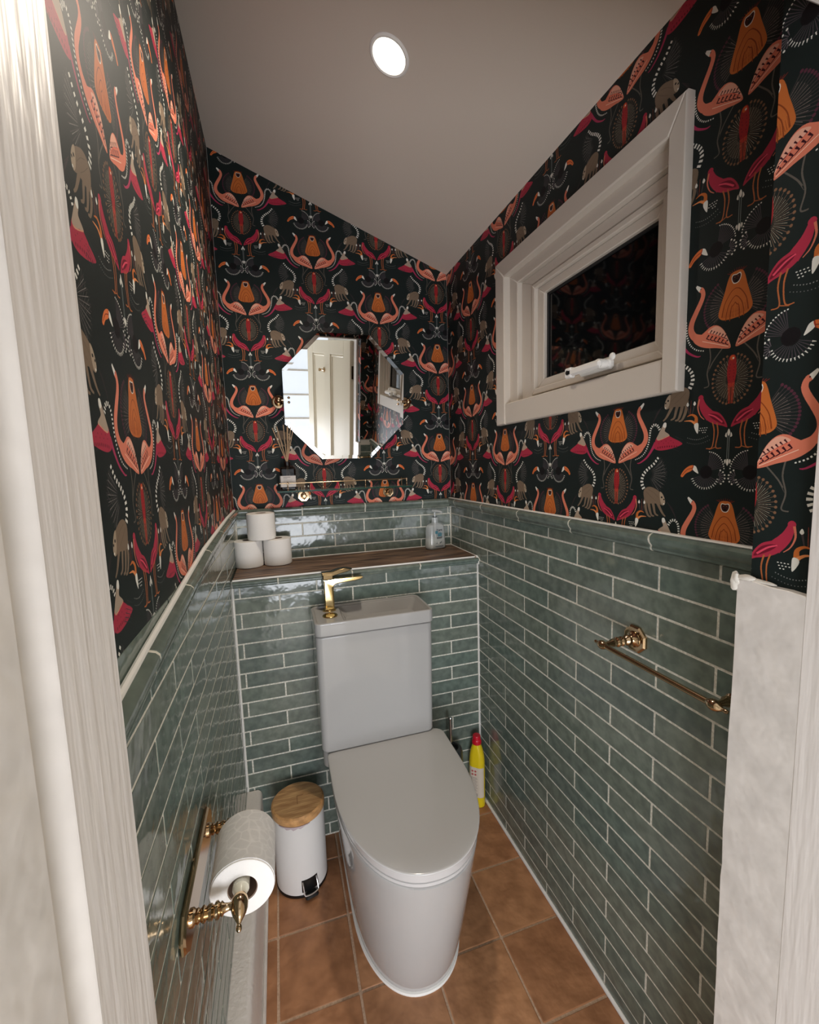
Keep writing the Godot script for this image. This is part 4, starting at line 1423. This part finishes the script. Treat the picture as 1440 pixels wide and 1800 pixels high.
	mb.tube([Vector3(0.004, 0.024, face), Vector3(0.009, 0.029, face), Vector3(0.016, 0.034, face)], 0.0008, 6)
	part("small_print", mb, ink, b)
	mb = MB.new()
	mb.lathe([[0, -0.005], [0.0024, -0.004], [0.003, -0.001], [0.0012, 0.004], [0, 0.007]], 12, Transform3D(Basis.from_scale(Vector3(1, 1, 0.3)), Vector3(0.0, 0.028, face)))
	part("drop_mark", mb, M.white_plastic, b)
	var tm := TextMesh.new()
	tm.text = "Care"
	tm.font = _font()
	tm.font_size = 32
	tm.pixel_size = 0.00042
	tm.depth = 0.0004
	var tx := put("name_print", tm, ink, b)
	tx.position = Vector3(0.005, 0.083, face - 0.0015)


func _font() -> SystemFont:
	var f := SystemFont.new()
	f.font_names = PackedStringArray(["Droid Sans"])
	f.font_weight = 700
	return f


# ---------------------------------------------------------------- turned brass post: profile along +y
func turned(mb: MB, xf: Transform3D, L: float, r: float) -> void:
	var p := [[0.0, 0.0], [r * 1.55, 0.0], [r * 1.55, 0.003], [r * 1.15, 0.006], [r * 1.3, L * 0.14], [r * 0.95, L * 0.18], [r * 1.35, L * 0.23], [r * 1.4, L * 0.27], [r * 1.0, L * 0.31], [r * 1.35, L * 0.36], [r * 1.35, L * 0.42], [r * 0.95, L * 0.46],
		[r * 1.45, L * 0.50], [r * 1.5, L * 0.55], [r * 1.05, L * 0.59], [r * 1.25, L * 0.63], [r * 0.8, L * 0.68], [r * 0.62, L * 0.78], [r * 0.8, L * 0.88], [r * 0.6, L * 0.92], [r * 0.6, L], [0.0, L]]
	mb.lathe(p, 24, xf)


func roll_holder() -> void:
	var ax := 0.0745; var ay := 0.735
	var t := thing("toilet_roll_holder", "turned brass toilet roll holder with a long backplate on the left wall", "roll holder", Vector3(0.0, ay, 1.07))
	var off := -t.position
	var mb := MB.new()
	var z0 := 0.950; var z1 := 1.196; var hh := 0.030; var c := 0.02
	mb.extrude(PackedVector2Array([Vector2(-z1, ay - hh + c), Vector2(-z1 + c, ay - hh), Vector2(-z0 - c, ay - hh), Vector2(-z0, ay - hh + c), Vector2(-z0, ay + hh - c), Vector2(-z0 - c, ay + hh), Vector2(-z1 + c, ay + hh), Vector2(-z1, ay + hh - c)]), 0.009, Transform3D(Basis(Vector3(0, 0, -1), Vector3.UP, Vector3(1, 0, 0)), Vector3(0.0005, 0, 0) + off), 0.003)
	part("backplate", mb, M.brass, t)
	for z in [0.992, 1.152]:
		mb = MB.new()
		turned(mb, Transform3D(Basis(Vector3(0, 1, 0), Vector3(1, 0, 0), Vector3(0, 0, -1)), Vector3(0.009, ay, z) + off), ax - 0.009, 0.0078)
		part("post", mb, M.brass, t)
	mb = MB.new()
	mb.lathe([[0, -0.016], [0.007, -0.0155], [0.0115, -0.010], [0.0125, -0.003], [0.0118, 0.004], [0.0095, 0.010], [0.0065, 0.0145], [0.0035, 0.019], [0.0028, 0.021], [0.0042, 0.024], [0.004, 0.0275], [0.002, 0.030], [0, 0.0305]], 28, Transform3D(Basis(Vector3.RIGHT, PI / 2.0 + 0.5), Vector3(ax, ay - 0.002, 1.154) + off))
	part("finial", mb, M.brass, t)
	mb = MB.new()
	mb.lathe([[0, -0.014], [0.009, -0.012], [0.012, 0.0], [0.009, 0.010], [0.003, 0.016], [0, 0.017]], 24, Transform3D(Basis(Vector3.RIGHT, -PI / 2.0), Vector3(ax, ay, 0.992) + off))
	part("finial", mb, M.brass, t)
	mb = MB.new()
	mb.lathe([[0, 0], [0.0085, 0], [0.010, 0.004], [0.010, 0.012], [0.0115, 0.014], [0.0115, 0.045], [0.0125, 0.046], [0.0125, 0.128], [0.0115, 0.129], [0.010, 0.134], [0.0085, 0.142], [0, 0.142]], 28, Transform3D(Basis(Vector3.RIGHT, PI / 2.0), Vector3(ax, ay, 1.001) + off))
	part("roller", mb, mat("cream_plastic", rgb(222, 218, 200), 0.3), t)
	# the roll hanging on it
	var r := thing("toilet_roll", "embossed toilet roll hanging on the brass holder at the lower left", "toilet roll", Vector3(ax + 0.0015, ay - 0.0085, 1.0135))
	r.basis = Basis(Vector3.RIGHT, PI / 2.0)
	part("paper", roll_mesh(0.0486, 0.0225, 0.108), M.paper, r)
	mb = MB.new()
	mb.lathe([[0.0480, 0.0035], [0.0490, 0.0042], [0.0490, 0.1038], [0.0480, 0.1045]], 48, Transform3D(), true)
	part("embossed_sheet", mb, M.embossed_paper, r)
	mb = MB.new()
	mb.lathe([[0.0212, 0.0015], [0.0225, 0.0015], [0.0225, 0.1065], [0.0212, 0.1065]], 32, Transform3D(), true)
	part("cardboard_core", mb, M.cardboard, r)


func bin() -> void:
	var t := thing("pedal_bin", "small white pedal bin with a bamboo lid beside the toilet", "bin", Vector3(0.1675, 0.0, 0.398))
	var R := 0.0835
	var mb := MB.new()
	mb.lathe([[0, 0.004], [R - 0.003, 0.004], [R, 0.010], [R, 0.248], [R - 0.002, 0.252], [0, 0.252]], 64)
	part("body", mb, M.enamel, t)
	mb = MB.new()
	mb.lathe([[0, 0.0], [R + 0.001, 0.0], [R + 0.0015, 0.006], [R + 0.0005, 0.009], [0, 0.009]], 64)
	part("base_ring", mb, M.black_plastic, t)
	var lid := MB.new()
	lid.lathe([[0, 0.2535], [R + 0.001, 0.2535], [R + 0.0025, 0.256], [R + 0.003, 0.270], [R + 0.002, 0.2755], [R - 0.002, 0.279], [R - 0.004, 0.2795]], 64)
	var lo := part("lid", lid, M.bamboo_edge, t)
	var disc := PackedVector2Array()
	for i in 64:
		disc.append(Vector2((R - 0.004) * cos(TAU * i / 64.0), (R - 0.004) * sin(TAU * i / 64.0)))
	mb = MB.new()
	mb.extrude(disc, 0.002, Transform3D(Basis(Vector3.RIGHT, -PI / 2.0), Vector3(0, 0.278, 0)))
	var top := part("lid_top", mb, M.bamboo, lo)
	mb = MB.new()
	mb.box(Vector3(-0.003, 0.2799, -0.016), Vector3(-0.0012, 0.28035, 0.022), 0.0)
	mb.box(Vector3(-0.003, 0.2799, -0.016), Vector3(0.018, 0.2803, -0.0142), 0.0)
	part("glue_line", mb, mat("dark_seam", rgb(128, 90, 54), 0.6), top)
	# liner peeping out under the lid
	mb = MB.new()
	var ring0 := []
	for i in 15:
		var a := deg_to_rad(68.0 + 70.0 * i / 14.0)
		var d := 0.010 * sin(PI * i / 14.0) * (0.75 + 0.35 * sin(i * 2.1))
		ring0.append([a, d])
	for i in 14:
		for s in [0.0006, 0.0026]:
			pass
		var a0: float = ring0[i][0]; var a1: float = ring0[i + 1][0]
		var d0: float = ring0[i][1]; var d1: float = ring0[i + 1][1]
		var q := []
		for w in [[a0, 0.253, R + 0.0006], [a1, 0.253, R + 0.0006], [a1, 0.252 - d1, R + 0.0006], [a0, 0.252 - d0, R + 0.0006]]:
			q.append(Vector3(w[2] * cos(w[0]), w[1], w[2] * sin(w[0])))
		var z := []
		for p in q:
			z.append(p + Vector3(p.x, 0, p.z).normalized() * 0.0022)
		mb.quad(q[0], q[3], q[2], q[1]); mb.quad(z[0], z[1], z[2], z[3])
		for k in 4:
			mb.quad(q[k], q[(k + 1) % 4], z[(k + 1) % 4], z[k])
		mb.done()
	part("liner", mb, M.bag_film, t)
	# pedal, its recess and the steel loop
	var turn := Transform3D(Basis(Vector3.UP, 0.26), Vector3.ZERO)
	mb = MB.new()
	for i in 9:
		var a0 := deg_to_rad(90.0 - 18.0 + 4.0 * i)
		var a1 := a0 + deg_to_rad(4.0)
		var rr := [R - 0.004, R + 0.0012]
		var c := [Vector3(rr[0] * cos(a0), 0.018, rr[0] * sin(a0)), Vector3(rr[0] * cos(a1), 0.018, rr[0] * sin(a1)), Vector3(rr[1] * cos(a1), 0.018, rr[1] * sin(a1)), Vector3(rr[1] * cos(a0), 0.018, rr[1] * sin(a0))]
		var lo_ := PackedVector3Array(c); var hi_ := PackedVector3Array()
		for p in c:
			hi_.append(p + Vector3(0, 0.042, 0))
		mb.loft([lo_, hi_], turn)
	part("pedal_recess", mb, M.black_plastic, t)
	mb = MB.new()
	mb.box(Vector3(-0.0215, 0.006, 0.079), Vector3(0.0215, 0.017, 0.108), 0.005, turn)
	part("pedal", mb, M.black_plastic, t)
	mb = MB.new()
	var lp := []
	for p in [Vector3(-0.0225, 0.054, 0.080), Vector3(-0.0225, 0.045, 0.088), Vector3(-0.0225, 0.028, 0.097), Vector3(-0.019, 0.0225, 0.101), Vector3(0.0, 0.0205, 0.103), Vector3(0.019, 0.0225, 0.101), Vector3(0.0225, 0.028, 0.097), Vector3(0.0225, 0.045, 0.088), Vector3(0.0225, 0.054, 0.080)]:
		lp.append(turn * p)
	mb.tube(smooth_open(lp, 3), 0.0026, 8)
	part("pedal_loop", mb, M.brushed_steel, t)


func brush_and_bleach() -> void:
	var t := thing("toilet_brush", "toilet brush with chrome handle in a dark grey pot behind the toilet", "toilet brush", Vector3(0.752, 0.0, 0.325))
	var mb := MB.new()
	mb.lathe([[0, 0.0], [0.044, 0.0], [0.0465, 0.004], [0.0465, 0.225], [0.046, 0.262], [0.042, 0.277], [0.034, 0.283], [0.030, 0.2835], [0.030, 0.27], [0, 0.265]], 40)
	part("pot", mb, M.grey_plastic, t, 45.0)
	mb = MB.new()
	mb.lathe([[0, 0.25], [0.0062, 0.25], [0.0062, 0.395], [0.0075, 0.397], [0.0075, 0.402], [0.005, 0.406], [0, 0.407]], 20)
	part("handle", mb, M.chrome, t)
	mb = MB.new()
	mb.lathe([[0, 0.265], [0.0275, 0.2655], [0.027, 0.273], [0.012, 0.278], [0.0062, 0.279], [0, 0.279]], 24)
	part("splash_guard", mb, M.black_plastic, t)

	var b := thing("bleach_bottle", "yellow bleach bottle with red cap standing in the corner by the right wall", "bottle", Vector3(0.8685, 0.0, 0.314))
	b.rotation.y = -0.75
	mb = MB.new()
	var rings := []
	for q in [[0.028, 0.019, 0.0], [0.0305, 0.0215, 0.003], [0.031, 0.022, 0.010], [0.031, 0.022, 0.05], [0.0315, 0.0225, 0.12], [0.0315, 0.0225, 0.17], [0.031, 0.022, 0.195], [0.029, 0.021, 0.215], [0.025, 0.019, 0.235], [0.0205, 0.0175, 0.25], [0.0175, 0.0165, 0.259], [0.0165, 0.016, 0.264], [0.0155, 0.0155, 0.266]]:
		rings.append(rrect(-q[0], q[0], -q[1], q[1], q[1] * 0.92, q[2], 8))
	mb.loft(rings)
	var bo := part("body", mb, M.yellow_plastic, b, 50.0)
	mb = MB.new()
	var prof := [[0, 0.264], [0.0178, 0.264], [0.0178, 0.279], [0.0165, 0.281], [0.0158, 0.283], [0.0158, 0.2955], [0.014, 0.2985], [0, 0.299]]
	mb.lathe(prof, 32)
	for i in 20:
		var a := TAU * i / 20.0
		mb.box(Vector3(-0.0007, 0.265, 0.0172), Vector3(0.0007, 0.278, 0.0184), 0.0, Transform3D(Basis(Vector3.UP, a), Vector3.ZERO))
	part("cap", mb, M.red_plastic, b)
	# back label wrapped on the left half
	mb = MB.new()
	var lr := []
	for q in [0.045, 0.172]:
		var full := rrect(-0.0320, 0.0320, -0.0229, 0.0229, 0.0229 * 0.92, q, 8)
		lr.append(full)
	for i in range(2, 13):
		var A: PackedVector3Array = lr[0]; var B: PackedVector3Array = lr[1]
		var inn := [A[i] * Vector3(0.985, 1, 0.985), A[i + 1] * Vector3(0.985, 1, 0.985), B[i + 1] * Vector3(0.985, 1, 0.985), B[i] * Vector3(0.985, 1, 0.985)]
		var out := [A[i], A[i + 1], B[i + 1], B[i]]
		for k in 4:
			mb.quad(out[k], out[(k + 1) % 4], inn[(k + 1) % 4], inn[k])
		mb.quad(out[0], out[1], out[2], out[3]); mb.quad(inn[3], inn[2], inn[1], inn[0])
		mb.done()
	var la := part("label", mb, mat("pale_label", rgb(206, 194, 176), 0.5), bo)
	mb = MB.new()
	for y in [0.142, 0.156]:
		for x in [-0.012, 0.0]:
			var dia := PackedVector2Array([Vector2(x - 0.005, y), Vector2(x, y - 0.005), Vector2(x + 0.005, y), Vector2(x, y + 0.005)])
			mb.extrude(dia, 0.0004, Transform3D(Basis(), Vector3(0, 0, 0.0228)))
	part("warning_diamond", mb, mat("red_ink", rgb(176, 70, 70), 0.6), la)
	mb = MB.new()
	for k in 12:
		mb.box(Vector3(-0.018, 0.128 - 0.005 * k, 0.0228), Vector3(0.006 + 0.003 * sin(k * 2.3), 0.1292 - 0.005 * k, 0.0231))
	for k in 9:
		mb.box(Vector3(-0.006 + 0.0016 * k, 0.05, 0.0228), Vector3(-0.0052 + 0.0016 * k, 0.062, 0.0231))
	part("print", mb, M.grey_ink, la)


func towel_rail() -> void:
	var rx := 0.815; var ry := 0.985
	var t := thing("towel_rail", "brass towel rail with octagonal wall plates on the right tiled wall", "towel rail", Vector3(W, ry, 1.18))
	var off := -t.position
	for z in [1.056, 1.304]:
		var mb := MB.new()
		mb.lathe([[0, 0.0], [0.0315, 0.0], [0.0315, 0.005], [0.028, 0.0085], [0.025, 0.0085], [0.020, 0.0075], [0, 0.0075]], 8, Transform3D(Basis(Vector3.BACK, PI / 2.0) * Basis(Vector3.UP, PI / 8.0), Vector3(W - 0.0005, ry, z) + off))
		part("wall_plate", mb, M.brass, t, 20.0)
		mb = MB.new()
		mb.lathe([[0, 0.007], [0.0185, 0.007], [0.0175, 0.010], [0.012, 0.013], [0.0085, 0.018], [0.0115, 0.023], [0.0125, 0.027], [0.0105, 0.031], [0.0080, 0.034], [0.0105, 0.038], [0.0105, 0.042], [0.0078, 0.045], [0.0108, 0.049], [0.0108, 0.054], [0.0075, 0.057], [0.0092, 0.062], [0.0085, 0.067], [0.0055, 0.073], [0.0045, 0.082], [0, 0.090]], 28, Transform3D(Basis(Vector3.BACK, PI / 2.0), Vector3(W, ry, z) + off))
		part("post", mb, M.brass, t)
	var mb2 := MB.new()
	for q in [[1.056, -1.0], [1.304, 1.0]]:
		mb2 = MB.new()
		mb2.lathe([[0, -0.012], [0.0055, -0.0115], [0.0075, -0.008], [0.0095, -0.003], [0.0095, 0.003], [0.0075, 0.008], [0.005, 0.011], [0.0032, 0.014], [0.0028, 0.016], [0.0038, 0.019], [0.003, 0.022], [0, 0.023]], 24, Transform3D(Basis(Vector3.RIGHT, PI / 2.0 * q[1]), Vector3(rx, ry, q[0]) + off))
		part("finial", mb2, M.brass, t)
	mb2 = MB.new()
	mb2.tube([Vector3(rx, ry, 1.064) + off, Vector3(rx, ry, 1.296) + off], 0.0052, 20)
	part("rail", mb2, M.brass, t)
